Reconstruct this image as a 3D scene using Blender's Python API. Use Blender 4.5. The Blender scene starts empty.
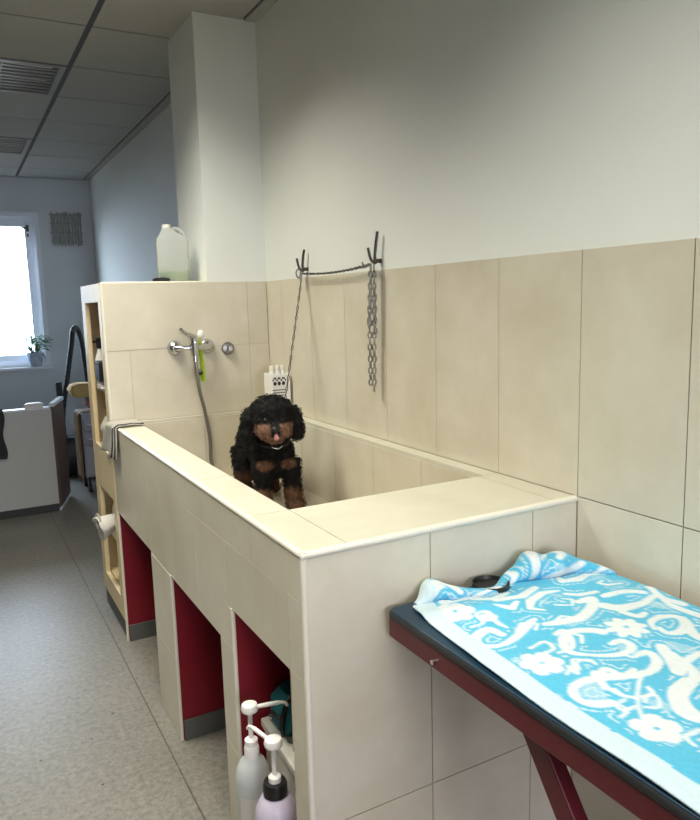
import bpy, bmesh, math, random
from math import pi, sin, cos, radians as R
from mathutils import Vector, Matrix, noise
random.seed(7)
C = bpy.context.scene.collection
SC = bpy.context.scene

# ------------------------------------------------------------------ materials
def srgb(r, g, b):
    f = lambda c: c/12.92 if c <= .04045 else ((c+.055)/1.055)**2.4
    return (f(r/255), f(g/255), f(b/255), 1)
def mat(name, col, rough=.5, metal=0., spec=.5, noise_amt=0., noise_scale=8., bump=0., bump_scale=60., island=0., col2=None, sheen=0., trans=0., attr=None, alpha=1.):
    m = bpy.data.materials.new(name); m.use_nodes = True
    nt = m.node_tree; N = nt.nodes; Lk = nt.links
    b = N['Principled BSDF']
    b.inputs['Base Color'].default_value = col; b.inputs['Roughness'].default_value = rough
    b.inputs['Metallic'].default_value = metal; b.inputs['Specular IOR Level'].default_value = spec
    if sheen: b.inputs['Sheen Weight'].default_value = sheen
    if trans: b.inputs['Transmission Weight'].default_value = trans
    tc = N.new('ShaderNodeTexCoord')
    src = None
    if attr:
        a = N.new('ShaderNodeVertexColor'); a.layer_name = attr; src = a.outputs['Color']
    if noise_amt or col2:
        n = N.new('ShaderNodeTexNoise'); n.inputs['Scale'].default_value = noise_scale; n.inputs['Detail'].default_value = 6
        n.inputs['Roughness'].default_value = .62
        Lk.new(tc.outputs['Object'], n.inputs['Vector'])
        rp = N.new('ShaderNodeValToRGB'); rp.color_ramp.elements[0].position = .33; rp.color_ramp.elements[1].position = .68
        c2 = col2 or tuple(max(0, c*(1-noise_amt)) for c in col[:3])+(1,)
        rp.color_ramp.elements[0].color = c2; rp.color_ramp.elements[1].color = col
        Lk.new(n.outputs['Fac'], rp.inputs['Fac'])
        if src:
            mx = N.new('ShaderNodeMix'); mx.data_type = 'RGBA'; mx.blend_type = 'MULTIPLY'; mx.inputs[0].default_value = 1
            Lk.new(src, mx.inputs[6]); Lk.new(rp.outputs['Color'], mx.inputs[7]); src = mx.outputs[2]
        else: src = rp.outputs['Color']
    if island:
        g = N.new('ShaderNodeNewGeometry'); h = N.new('ShaderNodeHueSaturation')
        mr = N.new('ShaderNodeMapRange'); mr.inputs['To Min'].default_value = 1-island; mr.inputs['To Max'].default_value = 1+island*.5
        Lk.new(g.outputs['Random Per Island'], mr.inputs['Value']); Lk.new(mr.outputs['Result'], h.inputs['Value'])
        if src: Lk.new(src, h.inputs['Color'])
        else: h.inputs['Color'].default_value = col
        src = h.outputs['Color']
    if src: Lk.new(src, b.inputs['Base Color'])
    if bump:
        n2 = N.new('ShaderNodeTexNoise'); n2.inputs['Scale'].default_value = bump_scale; n2.inputs['Detail'].default_value = 4
        Lk.new(tc.outputs['Object'], n2.inputs['Vector'])
        bp = N.new('ShaderNodeBump'); bp.inputs['Strength'].default_value = bump; bp.inputs['Distance'].default_value = .004
        Lk.new(n2.outputs['Fac'], bp.inputs['Height']); Lk.new(bp.outputs['Normal'], b.inputs['Normal'])
    return m
M = {}
M['tile'] = mat('beige_tile', srgb(214, 208, 190), .3, noise_scale=3.6, col2=srgb(199, 191, 169), island=.04, bump=.05, bump_scale=25)
M['rimtile'] = mat('cream_tile', srgb(209, 206, 190), .3, noise_scale=4, col2=srgb(197, 193, 175), island=.02)
M['grout'] = mat('grout', srgb(140, 132, 118), .85)
M['tangrout'] = mat('tan_grout', srgb(188, 178, 158), .85)
M['lightgrout'] = mat('light_grout', srgb(222, 214, 196), .85)
M['trim'] = mat('cream_edge_trim', srgb(222, 218, 202), .3)
M['basinfloor'] = mat('basin_floor', srgb(196, 186, 168), .3, noise_amt=.1, noise_scale=5)
M['redpaint'] = mat('dark_red_paint', srgb(128, 14, 32), .45, noise_amt=.08, noise_scale=6)
M['greyskirt'] = mat('grey_skirting', srgb(92, 94, 90), .5)
M['white'] = mat('white_wall_paint', srgb(228, 231, 225), .75, noise_amt=.03, noise_scale=2, bump=.05, bump_scale=90)
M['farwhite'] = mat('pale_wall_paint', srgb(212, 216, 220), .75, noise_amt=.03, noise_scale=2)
M['dimmedwall'] = mat('bounce_cutting_wall', srgb(150, 142, 132), .8, noise_amt=.05, noise_scale=2)  # invented dark tone for the unseen left wall, cuts light bounced onto the bath
M['ceil'] = mat('dimmed_ceiling_tile', srgb(172, 172, 168), .85, noise_amt=.06, noise_scale=60, island=.03)  # likely white tiles, their dimness put into the colour as grey
M['ceilgap'] = mat('ceiling_runner', srgb(58, 58, 58), .6)
M['lampwhite'] = mat('lamp_enamel', srgb(138, 138, 137), .35)
M['lampdark'] = mat('lamp_inside', srgb(70, 70, 70), .5)
M['wood'] = mat('pale_wood', srgb(226, 208, 168), .45, noise_scale=5, col2=srgb(216, 195, 150))
M['pvc'] = mat('white_plastic_frame', srgb(226, 230, 236), .3)
M['chrome'] = mat('chrome', srgb(205, 205, 205), .18, metal=1)
M['steel'] = mat('dull_steel', srgb(150, 148, 142), .35, metal=1)
M['darksteel'] = mat('dark_steel', srgb(84, 80, 74), .4, metal=.9)
M['black'] = mat('black_plastic', srgb(18, 18, 19), .4)
M['blackrub'] = mat('black_rubber', srgb(34, 36, 38), .55)
M['mat'] = mat('navy_table_mat', srgb(17, 48, 68), .4, noise_amt=.15, noise_scale=40)
M['redmetal'] = mat('wine_red_metal', srgb(88, 22, 31), .4)
M['lime'] = mat('lime_plastic', srgb(168, 204, 20), .35)
M['whiteplastic'] = mat('white_plastic', srgb(232, 231, 225), .35)
M['milky'] = mat('milky_plastic', srgb(186, 190, 190), .35)
M['lilac'] = mat('lilac_plastic', srgb(196, 190, 202), .35, noise_scale=7, col2=srgb(170, 156, 186))
M['teal'] = mat('teal_fabric', srgb(8, 98, 106), .7, bump=.2, bump_scale=200)
M['crate'] = mat('off_white_plastic', srgb(214, 212, 200), .45)
M['greycloth'] = mat('grey_cloth', srgb(176, 172, 162), .9, noise_amt=.15, noise_scale=30, bump=.4, bump_scale=300)
M['greycloth2'] = mat('white_grey_cloth', srgb(212, 208, 200), .9, noise_amt=.15, noise_scale=18, bump=.4, bump_scale=200)
M['darkcloth'] = mat('charcoal_cloth', srgb(52, 54, 58), .9, bump=.4, bump_scale=200)
M['paper'] = mat('white_paper', srgb(228, 226, 222), .8)
M['counter'] = mat('grey_white_laminate', srgb(198, 200, 198), .5, noise_amt=.04, noise_scale=3)
M['brown'] = mat('brown_board', srgb(104, 80, 74), .5, noise_amt=.15, noise_scale=6)
M['kick'] = mat('dark_kickplate', srgb(62, 64, 64), .5)
M['tan'] = mat('tan_cloth', srgb(166, 142, 112), .9, noise_scale=9, col2=srgb(132, 110, 88), bump=.3, bump_scale=60)
M['yellowcloth'] = mat('straw_yellow_towel', srgb(214, 182, 122), .95, bump=.5, bump_scale=120)
M['pinkcloth'] = mat('pink_cloth', srgb(198, 150, 150), .95, bump=.5, bump_scale=120)
M['drawer'] = mat('lilac_grey_drawer', srgb(182, 182, 204), .4)
M['leaf'] = mat('green_leaf', srgb(78, 118, 82), .5, noise_amt=.3, noise_scale=30)
M['pot'] = mat('glazed_pot', srgb(206, 214, 222), .3, noise_scale=22, col2=srgb(140, 158, 180))
M['soil'] = mat('potting_soil', srgb(52, 42, 34), .95)
M['reed'] = mat('grey_willow_reed', srgb(166, 170, 164), .9, noise_amt=.2, noise_scale=30)
M['greenliq'] = mat('green_liquid', srgb(40, 140, 44), .2)
M['label'] = mat('pale_label', srgb(206, 204, 196), .5)
M['print'] = mat('black_print', srgb(30, 30, 32), .6)
M['flowerprint'] = mat('printed_label', srgb(206, 198, 214), .5, noise_scale=42, col2=srgb(150, 96, 130))
M['fur'] = mat('curly_fur', (1, 1, 1, 1), .85, spec=.25, attr='Col')
M['nose'] = mat('dog_nose', srgb(16, 14, 14), .45)
M['tongue'] = mat('dog_tongue', srgb(206, 140, 134), .4)
M['eye'] = mat('dog_eye', srgb(14, 9, 7), .28)
M['towel'] = mat('terry_towel', (1, 1, 1, 1), .95, attr='Col', noise_amt=.1, noise_scale=120, bump=.55, bump_scale=320, sheen=.2)
def special():
    # glass: thin clear pane
    m = bpy.data.materials.new('window_glass'); m.use_nodes = True; nt = m.node_tree; nt.nodes.clear()
    o = nt.nodes.new('ShaderNodeOutputMaterial'); t = nt.nodes.new('ShaderNodeBsdfTransparent'); g = nt.nodes.new('ShaderNodeBsdfGlossy'); x = nt.nodes.new('ShaderNodeMixShader')
    g.inputs['Roughness'].default_value = .02; x.inputs[0].default_value = .06
    nt.links.new(t.outputs[0], x.inputs[1]); nt.links.new(g.outputs[0], x.inputs[2]); nt.links.new(x.outputs[0], o.inputs[0]); M['glass'] = m
    # translucent canister plastic
    m = bpy.data.materials.new('translucent_canister'); m.use_nodes = True; nt = m.node_tree; nt.nodes.clear()
    o = nt.nodes.new('ShaderNodeOutputMaterial'); t = nt.nodes.new('ShaderNodeBsdfTransparent'); d = nt.nodes.new('ShaderNodeBsdfDiffuse'); tr = nt.nodes.new('ShaderNodeBsdfTranslucent')
    d.inputs[0].default_value = srgb(226, 228, 224); tr.inputs[0].default_value = srgb(226, 228, 224); t.inputs[0].default_value = srgb(238, 240, 238)
    x = nt.nodes.new('ShaderNodeMixShader'); x.inputs[0].default_value = .3; y = nt.nodes.new('ShaderNodeMixShader'); y.inputs[0].default_value = .42
    nt.links.new(d.outputs[0], x.inputs[1]); nt.links.new(tr.outputs[0], x.inputs[2]); nt.links.new(x.outputs[0], y.inputs[1]); nt.links.new(t.outputs[0], y.inputs[2]); nt.links.new(y.outputs[0], o.inputs[0]); M['canister'] = m
    # speckled vinyl floor with one welded seam
    m = bpy.data.materials.new('speckled_vinyl'); m.use_nodes = True; nt = m.node_tree; N = nt.nodes; Lk = nt.links; b = N['Principled BSDF']
    tc = N.new('ShaderNodeTexCoord')
    n1 = N.new('ShaderNodeTexNoise'); n1.inputs['Scale'].default_value = 48; n1.inputs['Detail'].default_value = 5; n1.inputs['Roughness'].default_value = .8
    n2 = N.new('ShaderNodeTexNoise'); n2.inputs['Scale'].default_value = 2.2; n2.inputs['Detail'].default_value = 6
    v = N.new('ShaderNodeTexVoronoi'); v.inputs['Scale'].default_value = 9
    for n in (n1, n2, v): Lk.new(tc.outputs['Object'], n.inputs['Vector'])
    r1 = N.new('ShaderNodeValToRGB'); e = r1.color_ramp.elements; e[0].position = .36; e[1].position = .62; e[0].color = srgb(112, 109, 102); e[1].color = srgb(144, 140, 131)
    r2 = N.new('ShaderNodeValToRGB'); e = r2.color_ramp.elements; e[0].position = .3; e[1].position = .7; e[0].color = (.8, .8, .8, 1); e[1].color = (1, 1, 1, 1)
    r3 = N.new('ShaderNodeValToRGB'); e = r3.color_ramp.elements; e[0].position = .03; e[1].position = .055; e[0].color = (.22, .2, .18, 1); e[1].color = (1, 1, 1, 1)
    Lk.new(n1.outputs['Fac'], r1.inputs[0]); Lk.new(n2.outputs['Fac'], r2.inputs[0]); Lk.new(v.outputs['Distance'], r3.inputs[0])
    def mul(a, bb):
        x = N.new('ShaderNodeMix'); x.data_type = 'RGBA'; x.blend_type = 'MULTIPLY'; x.inputs[0].default_value = 1; Lk.new(a, x.inputs[6]); Lk.new(bb, x.inputs[7]); return x.outputs[2]
    c = mul(mul(r1.outputs[0], r2.outputs[0]), r3.outputs[0])
    sx = N.new('ShaderNodeSeparateXYZ'); Lk.new(tc.outputs['Object'], sx.inputs[0])
    ad = N.new('ShaderNodeMath'); ad.operation = 'ADD'; ad.inputs[1].default_value = .805; Lk.new(sx.outputs[0], ad.inputs[0])
    ab = N.new('ShaderNodeMath'); ab.operation = 'ABSOLUTE'; Lk.new(ad.outputs[0], ab.inputs[0])
    r4 = N.new('ShaderNodeValToRGB'); e = r4.color_ramp.elements; e[0].position = .0016; e[1].position = .0036; e[0].color = (.25, .24, .22, 1); e[1].color = (1, 1, 1, 1)
    Lk.new(ab.outputs[0], r4.inputs[0]); Lk.new(mul(c, r4.outputs[0]), b.inputs['Base Color'])
    b.inputs['Roughness'].default_value = .36; b.inputs['Specular IOR Level'].default_value = .42
    bp = N.new('ShaderNodeBump'); bp.inputs['Strength'].default_value = .06; bp.inputs['Distance'].default_value = .003; Lk.new(n1.outputs['Fac'], bp.inputs['Height']); Lk.new(bp.outputs['Normal'], b.inputs['Normal'])
    M['floor'] = m
special()
tb_ = M['lit_tube'] = mat('lit_fluorescent_tube', srgb(240, 236, 225), .4); tb_.node_tree.nodes['Principled BSDF'].inputs['Emission Color'].default_value = (1, .93, .8, 1); tb_.node_tree.nodes['Principled BSDF'].inputs['Emission Strength'].default_value = 2.

# ------------------------------------------------------------------ geometry helpers
def nb(): return bmesh.new()
def obj(name, bm, m, parent=None, smooth=False, bevel=0., auto=True, loc=None):
    me = bpy.data.meshes.new(name)
    bmesh.ops.recalc_face_normals(bm, faces=bm.faces[:])
    bm.to_mesh(me); bm.free()
    for x in (m if isinstance(m, (list, tuple)) else [m]): me.materials.append(x)
    if smooth:
        for p in me.polygons: p.use_smooth = True
    o = bpy.data.objects.new(name, me); C.objects.link(o)
    if parent is not None:
        o.parent = parent
    if loc: o.location = loc
    if bevel:
        b = o.modifiers.new('bevel', 'BEVEL'); b.width = bevel; b.segments = 2; b.limit_method = 'ANGLE'
    if smooth and auto:
        try:
            me.shade_auto_smooth if False else None
            es = o.modifiers.new('split', 'EDGE_SPLIT'); es.split_angle = R(42)
        except Exception: pass
    return o
def empty(name, loc, label, cat, group=None, rz=0):
    o = bpy.data.objects.new(name, None); C.objects.link(o); o.location = loc; o.rotation_euler = (0, 0, rz); o.empty_display_size = .05
    o['label'] = label; o['category'] = cat
    if group: o['group'] = group
    return o
def tag(o, label, cat, group=None):
    o['label'] = label; o['category'] = cat
    if group: o['group'] = group
    return o
def struct(name, bm, m, parent=None, **k):
    o = obj(name, bm, m, parent, **k)
    if parent is None: o['kind'] = 'structure'
    return o
def box(bm, x0, x1, y0, y1, z0, z1, mi=0, T=None):
    vs = [bm.verts.new((x, y, z)) for x in (x0, x1) for y in (y0, y1) for z in (z0, z1)]
    for f in ((0, 1, 3, 2), (4, 6, 7, 5), (0, 4, 5, 1), (2, 3, 7, 6), (0, 2, 6, 4), (1, 5, 7, 3)):
        bm.faces.new([vs[i] for i in f]).material_index = mi
    if T is not None:
        for v in vs: v.co = T @ v.co
    return vs
def frame_axes(d, ref=None):
    d = d.normalized(); r = ref or (Vector((0, 0, 1)) if abs(d.z) < .9 else Vector((1, 0, 0)))
    a = d.cross(r).normalized(); return a, d.cross(a).normalized()
def tube(bm, pts, rad, n=10, cap=True, mi=0, closed=False):
    pts = [Vector(p) for p in pts]; k = len(pts)
    rads = rad if isinstance(rad, (list, tuple)) else [rad]*k
    rings = []; a = None
    for i, p in enumerate(pts):
        if closed: d = pts[(i+1) % k]-pts[i-1]
        else: d = pts[min(i+1, k-1)]-pts[max(i-1, 0)]
        d.normalize()
        if a is None: a, b = frame_axes(d)
        else:
            a = a-d*a.dot(d)
            a = a.normalized() if a.length > 1e-6 else frame_axes(d)[0]
            b = d.cross(a)
        rings.append([bm.verts.new(p+(a*cos(2*pi*j/n)+b*sin(2*pi*j/n))*rads[i]) for j in range(n)])
    for i in range(k if closed else k-1):
        A, B = rings[i], rings[(i+1) % k]
        for j in range(n): bm.faces.new((A[j], A[(j+1) % n], B[(j+1) % n], B[j])).material_index = mi
    if cap and not closed:
        bm.faces.new(rings[0]).material_index = mi; bm.faces.new(rings[-1]).material_index = mi
def smooth_path(pts, n=8):
    P = [Vector(p) for p in pts]; out = []
    for i in range(len(P)-1):
        p0, p1, p2, p3 = P[max(i-1, 0)], P[i], P[i+1], P[min(i+2, len(P)-1)]
        for k in range(n):
            t = k/n
            out.append(.5*((2*p1)+(p2-p0)*t+(2*p0-5*p1+4*p2-p3)*t*t+(3*p1-p0-3*p2+p3)*t**3))
    out.append(P[-1]); return out
def lathe(bm, prof, n=24, T=None, mi=0):
    rings = []
    for r, z in prof:
        if r < 1e-6: rings.append([bm.verts.new((0, 0, z))])
        else: rings.append([bm.verts.new((r*cos(2*pi*j/n), r*sin(2*pi*j/n), z)) for j in range(n)])
    if T is not None:
        for rg in rings:
            for v in rg: v.co = T @ v.co
    for A, B in zip(rings, rings[1:]):
        if len(A) == 1 and len(B) == 1: continue
        for j in range(n):
            k = (j+1) % n
            if len(A) == 1: f = (A[0], B[j], B[k])
            elif len(B) == 1: f = (A[j], A[k], B[0])
            else: f = (A[j], A[k], B[k], B[j])
            bm.faces.new(f).material_index = mi
    for rg in (rings[0], rings[-1]):
        if len(rg) > 1: bm.faces.new(rg).material_index = mi
def ell(bm, c, r, n=16, T=None, mi=0):
    vs = bmesh.ops.create_uvsphere(bm, u_segments=n, v_segments=max(8, n//2+2), radius=1)['verts']
    for v in vs:
        v.co = Vector((v.co.x*r[0], v.co.y*r[1], v.co.z*r[2]))
        if T is not None: v.co = T @ v.co
        v.co = v.co+Vector(c)
def prism(bm, poly, z0, z1, T=None, mi=0):
    a = [bm.verts.new((x, y, z0)) for x, y in poly]; b = [bm.verts.new((x, y, z1)) for x, y in poly]
    if T is not None:
        for v in a+b: v.co = T @ v.co
    n = len(poly)
    bm.faces.new(a[::-1]).material_index = mi; bm.faces.new(b).material_index = mi
    for i in range(n): bm.faces.new((a[i], a[(i+1) % n], b[(i+1) % n], b[i])).material_index = mi
G = .0013
def tiles(bm, ax, val, rects, t=.006, out=-1, mi=0):
    """tiles standing proud of plane ax=val by t towards sign out; rects in the other two axes (u0,u1,v0,v1)"""
    for u0, u1, v0, v1 in rects:
        a, b = (val, val+out*t) if out > 0 else (val+out*t, val)
        u0 += G; u1 -= G; v0 += G; v1 -= G
        if ax == 0: box(bm, a, b, u0, u1, v0, v1, mi)
        elif ax == 1: box(bm, u0, u1, a, b, v0, v1, mi)
        else: box(bm, u0, u1, v0, v1, a, b, mi)
def cloth_fix(o, thick):
    s = o.modifiers.new('solid', 'SOLIDIFY'); s.thickness = thick; s.offset = 0
    return o
def grid_mesh(bm, nu, nv, fn):
    V = [[bm.verts.new(fn(i/nu, j/nv)) for j in range(nv+1)] for i in range(nu+1)]
    for i in range(nu):
        for j in range(nv): bm.faces.new((V[i][j], V[i+1][j], V[i+1][j+1], V[i][j+1]))
    return V
SKY = 6.0; SKY_BACK = (1.6, 1.58, 1.88, 1); SKY_FAR = (1.7, 2.1, 2.6, 1); GROUND = (.12, .115, .1, 1); EXPO = 0.44; LAMP = 22; LAMPCOL = (1, .965, .83); SPREAD = 126
# ------------------------------------------------------------------ the room
H = 2.745; YF = 6.4; YB = -3.2; XL = -3.9; L = 1.948; W = .755
bm = nb(); box(bm, XL-.1, .1, YB-.1, YF+.3, -.08, 0); struct('floor', bm, M['floor'])
# ceiling: panels in a dark grid
bm = nb(); box(bm, XL-.1, .1, YB-.1, YF+.3, H+.07, H+.1, 1)
gx = [-.055-.6*k for k in range(8)]; gx = [-.055, -.65]+[-.65-.6*k for k in range(1, 6)]+[XL]
gy = [2.31-.6*k for k in range(9, 0, -1)]+[2.31+.6*k for k in range(0, 8)]
gy = [YB]+gy+[YF]
lampcells = [(-.65, 2.91), (-.65, 4.71), (-.65, 1.11), (-.65, -.69)]
for i in range(len(gx)-1):
    for j in range(len(gy)-1):
        w = .012 if i != 0 else .012
        xa, xb = gx[i+1], gx[i]; ya, yb = gy[j], gy[j+1]
        if any(abs(yb-.6-ly) < .02 and (abs(xb-lx) < .02 or abs(xb-lx+.6) < .02) for lx, ly in lampcells) and yb-ya > .5: continue
        box(bm, xa+(.013 if abs(xa+.65) < .01 else .004), xb-(.013 if abs(xb+.65) < .01 else .006), ya+.007, yb-.007, H, H+.015, 0)
for i in range(len(gx)-1):
    box(bm, gx[i]-.012, gx[i]+.012, YB, YF, H+.004, H+.016, 1)
for j in range(1, len(gy)-1):
    for i in range(len(gx)-1): box(bm, gx[i+1]+.012, gx[i]-.012, gy[j]-.012, gy[j]+.012, H+.004, H+.016, 1)
struct('ceiling', bm, [M['ceil'], M['ceilgap']])
bm = nb(); box(bm, -.049, .004, YB, YF, H-.003, H+.015); struct('trim_1', bm, M['ceil'])
bm = nb(); box(bm, .004, .12, YB, YF+.3, 0, H+.05); struct('wall_right', bm, M['white'])
bm = nb(); box(bm, -.285, .005, 1.958, 2.36, 0, H+.01); struct('wall_pier', bm, M['white'])
def wall_with_holes(bm, ax, a, b, u0, u1, z0, z1, holes):
    us = sorted({u0, u1, *[h[0] for h in holes], *[h[1] for h in holes]}); zs = sorted({z0, z1, *[h[2] for h in holes], *[h[3] for h in holes]})
    for ua, ub in zip(us, us[1:]):
        for za, zb in zip(zs, zs[1:]):
            if any(h[0] <= ua and ub <= h[1] and h[2] <= za and zb <= h[3] for h in holes): continue
            if ax == 1: box(bm, ua, ub, a, b, za, zb)
            else: box(bm, a, b, ua, ub, za, zb)
WIN = (-1.75, -.5, .955, 2.41)
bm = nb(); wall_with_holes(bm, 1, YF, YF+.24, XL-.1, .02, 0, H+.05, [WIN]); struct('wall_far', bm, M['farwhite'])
BW = [(-1.85, -.1, .8, 2.12)]
bm = nb(); wall_with_holes(bm, 1, YB-.24, YB, XL-.1, .12, 0, H+.05, BW); struct('wall_back', bm, M['white'])
bm = nb(); box(bm, XL-.24, XL, YB-.2, YF+.3, 0, H+.05); struct('wall_left', bm, M['dimmedwall'])
bm = nb(); box(bm, XL, -.0, YF-.012, YF, 0, .09); struct('baseboard_far', bm, M['kick'])
bm = nb(); box(bm, -.012, 0, 2.48, YF-.012, 0, .09); struct('baseboard_right', bm, M['kick'])
# wainscot tiles on the right wall
bm = nb()
box(bm, .004, .0055, -2.4, 0, .0, 1.598, 1); box(bm, .0012, .0055, 0.001, L, .0, 1.598, 2)
pt = .2963
for k in range(-8, 7):
    y0, y1 = k*pt, min((k+1)*pt, L)
    tiles(bm, 0, .006, [(y0, y1, 1.0, 1.6)], .006)
    if y1 <= .001: tiles(bm, 0, .006, [(y0, y1, .4, 1.0), (y0, y1, 0, .4)], .006)
struct('wall_tiles', bm, [M['tile'], M['grout'], M['tangrout']])
def window(name, ax, plane, hole, depth, out, muntin=None, casing=True):
    """out: +1/-1 direction to the outside along ax; plane: room face of the wall"""
    u0, u1, z0, z1 = hole
    e = bpy.data.objects.new(name, None); C.objects.link(e); e['kind'] = 'structure'
    e.location = ((u0+u1)/2, plane, z0) if ax == 1 else (plane, (u0+u1)/2, z0)
    o = Vector(e.location)
    def bx(bm, ua, ub, da, db, za, zb):
        a, b = sorted((plane+out*da, plane+out*db))
        vs = box(bm, ua, ub, a, b, za, zb) if ax == 1 else box(bm, a, b, ua, ub, za, zb)
        for v in vs: v.co -= o
    def ring(bm, ua, ub, za, zb, w, da, db):
        bx(bm, ua, ua+w, da, db, za, zb); bx(bm, ub-w, ub, da, db, za, zb); bx(bm, ua+w, ub-w, da, db, zb-w, zb); bx(bm, ua+w, ub-w, da, db, za, za+w)
    if casing:
        bm = nb(); ring(bm, u0-.012, u1+.012, z0-.012, z1+.012, .045, -.014, 0); obj('window_casing', bm, M['pvc'], e)
    bm = nb(); ring(bm, u0, u1, z0, z1, .05, depth, depth+.07); obj('window_frame', bm, M['pvc'], e, bevel=.004)
    bm = nb(); us = [u0+.05, u1-.05] if not muntin else [u0+.05, muntin, u1-.05]
    for a, b in zip(us, us[1:]): ring(bm, a, b, z0+.05, z1-.05, .065, depth-.015, depth+.045)
    obj('window_sash', bm, M['pvc'], e, bevel=.006)
    bm = nb(); bx(bm, u0+.1, u1-.1, depth+.01, depth+.014, z0+.1, z1-.1); obj('window_glass', bm, M['glass'], e)
    return e, bx
w1, bx = window('window_1', 1, YF, WIN, .1, 1, -1.2)
bm = nb(); bx(bm, WIN[0]-.05, WIN[1]+.035, -.06, .1, WIN[2]-.03, WIN[2]-.001); obj('window_sill', bm, M['pvc'], w1, bevel=.004)
bm = nb(); bx(bm, -.6, -.575, .06, .088, 2.25, 2.31); bx(bm, -.64, -.6, .06, .075, 2.275, 2.29); bx(bm, -.6, -.58, .06, .08, 2.2, 2.23); obj('window_hinge', bm, M['darksteel'], w1, bevel=.003)
for i, hh in enumerate(BW): window('window_%d' % (i+2), 1, YB, hh, .1, -1, (hh[0]+hh[1])/2)

# ------------------------------------------------------------------ ceiling lights (unlit louvre lamps)
first = None
for i, (lx, ly) in enumerate(lampcells):
    e = empty('ceiling_light', (lx-.6, ly+.3, H), '', 'light', 'louvre lights in the ceiling grid')
    e['label'] = ['larger unlit louvre light in the ceiling at the left edge of the picture', 'smaller far unlit louvre light in the ceiling near the window wall', 'lit louvre light in the ceiling beside the dog bath', 'lit louvre light in the ceiling beside the grooming table'][i]
    if first is None:
        bm = nb()
        for a in ((-.59, .585, -.29, -.262), (-.59, .585, .262, .29), (-.59, -.56, -.262, .262), (.555, .585, -.262, .262)): box(bm, a[0], a[1], a[2], a[3], -.004, .012)
        fr = obj('lamp_frame', bm, M['lampwhite'], e)
        bm = nb(); box(bm, -.56, .555, -.262, .262, .05, .06); hs = obj('lamp_housing', bm, M['lampdark'], e)
        sl = []
        bm = nb()
        for k in range(9):
            y = -.235+k*.0588; box(bm, -.56, .555, y-.012, y+.012, .004, .01)
        for k in range(1, 4): box(bm, -.56+k*.28, -.552+k*.28, -.262, .262, .002, .03)
        lv = obj('louvre', bm, M['lampwhite'], e)
        tb = []
        for s in (-.13, .13):
            bm = nb(); tube(bm, [(-.54, s, .034), (.535, s, .034)], .013, 10); tb.append(obj('fluorescent_tube', bm, M['whiteplastic'], e, smooth=True))
        first = [fr, hs, lv]+tb
    else:
        for c in first:
            d = c.copy(); C.objects.link(d); d.parent = e
            if i > 1 and d.name.startswith('fluorescent'):
                d.data = d.data.copy(); d.data.materials[0] = M['lit_tube']
    if i > 1:
        l = bpy.data.lights.new('louvre_light', 'AREA'); l.shape = 'RECTANGLE'; l.size = 1.05; l.size_y = .48; l.energy = LAMP*(1.2 if i == 2 else .95); l.color = LAMPCOL; l.spread = R(SPREAD)
        o = bpy.data.objects.new('louvre_light', l); C.objects.link(o); o.location = (lx-.6, ly+.3, H-.006)

# ------------------------------------------------------------------ the tiled dog bath
bath = empty('dog_bath', (-.38, .97, 0), 'large beige tiled built-in dog bath with three red niches in its front', 'dog bath')
O = Vector(bath.location)
def bobj(name, bm, m, parent=None, **k):
    off = O if parent is None else Vector((0, 0, 0))
    for v in bm.verts: v.co -= O
    return obj(name, bm, m, parent or bath, **k)
RIM = 1.0; FX = -W
NI = [(1.34, 1.94, .606), (.556, 1.068, .6), (.08, .45, .716)]
# masonry behind the tiles, with the niches cut out
bm = nb()
x0, x1 = FX+.0012, -.665
zt = RIM-.012
ys = [0.006, .08, .45, .556, 1.068, 1.34, 1.94, L]
for a, b in zip(ys, ys[1:]):
    top = next((n[2] for n in NI if abs(n[0]-a) < .001), 0)
    box(bm, x0, x1, a, b, top, zt)
box(bm, x1, -.001, .006, .295, .0, zt)
obj_wall = bobj('bath_wall', bm, M['lightgrout'])
# front tiles
bm = nb()
fr = [(.0, .285, .893, zt), (.285, 1.017, .893, zt), (1.017, 1.32, .606, zt), (1.32, 1.94, .606, zt),
      (.0, .08, .722, .893), (.08, .482, .716, .893), (.482, .75, .6, .893), (.75, 1.017, .6, .893),
      (.45, .482, .6, .716), (0, .08, .56, .722), (0, .08, 0, .56), (.45, .556, .3, .6), (.45, .556, 0, .3), (1.068, 1.34, .3, .6), (1.068, 1.34, 0, .3), (1.017, 1.068, .6, .606)]
tiles(bm, 0, FX+.0012, fr, .0012)
bobj('front_tiles', bm, M['tile'])
# near end tiles
bm = nb()
xs = [FX+.008, -.445, -.146, -.001]
er = []
for a, b in zip(xs, xs[1:]):
    er += [(a, b, .385, zt), (a, b, 0, .385)]
tiles(bm, 1, .006, er, .006)
bobj('end_tiles', bm, M['tile'])
# rim tiles
bm = nb()
rr = [(FX+.008, -.648, .30, .72), (FX+.008, -.648, .72, 1.32), (FX+.008, -.648, 1.32, L-.004)]
for u0, u1, v0, v1 in rr: tiles(bm, 2, zt, [(u0, u1, v0, v1)], .012, 1)
tiles(bm, 2, zt, [(FX+.008, -.648, .008, .30)], .012, 1)
tiles(bm, 2, zt, [(-.648, -.07, .008, .30), (-.07, -.001, .008, .30)], .012, 1)
for a, b in ((.30, .9), (.9, 1.5), (1.5, L-.004)): tiles(bm, 2, zt, [(-.052, -.001, a, b)], .012, 1)
tiles(bm, 2, zt, [(-.648, -.052, L-.03, L-.004)], .012, 1)
box(bm, FX+.01, -.654, .01, L-.004, zt-.004, zt+.009, 1); box(bm, -.654, -.001, .01, .297, zt-.004, zt+.009, 1); box(bm, -.05, -.001, .297, L-.004, .7, zt+.009, 1); box(bm, -.654, -.05, L-.028, L-.004, .7, zt+.009, 1)
bobj('rim_tiles', bm, [M['rimtile'], M['lightgrout']])
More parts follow.
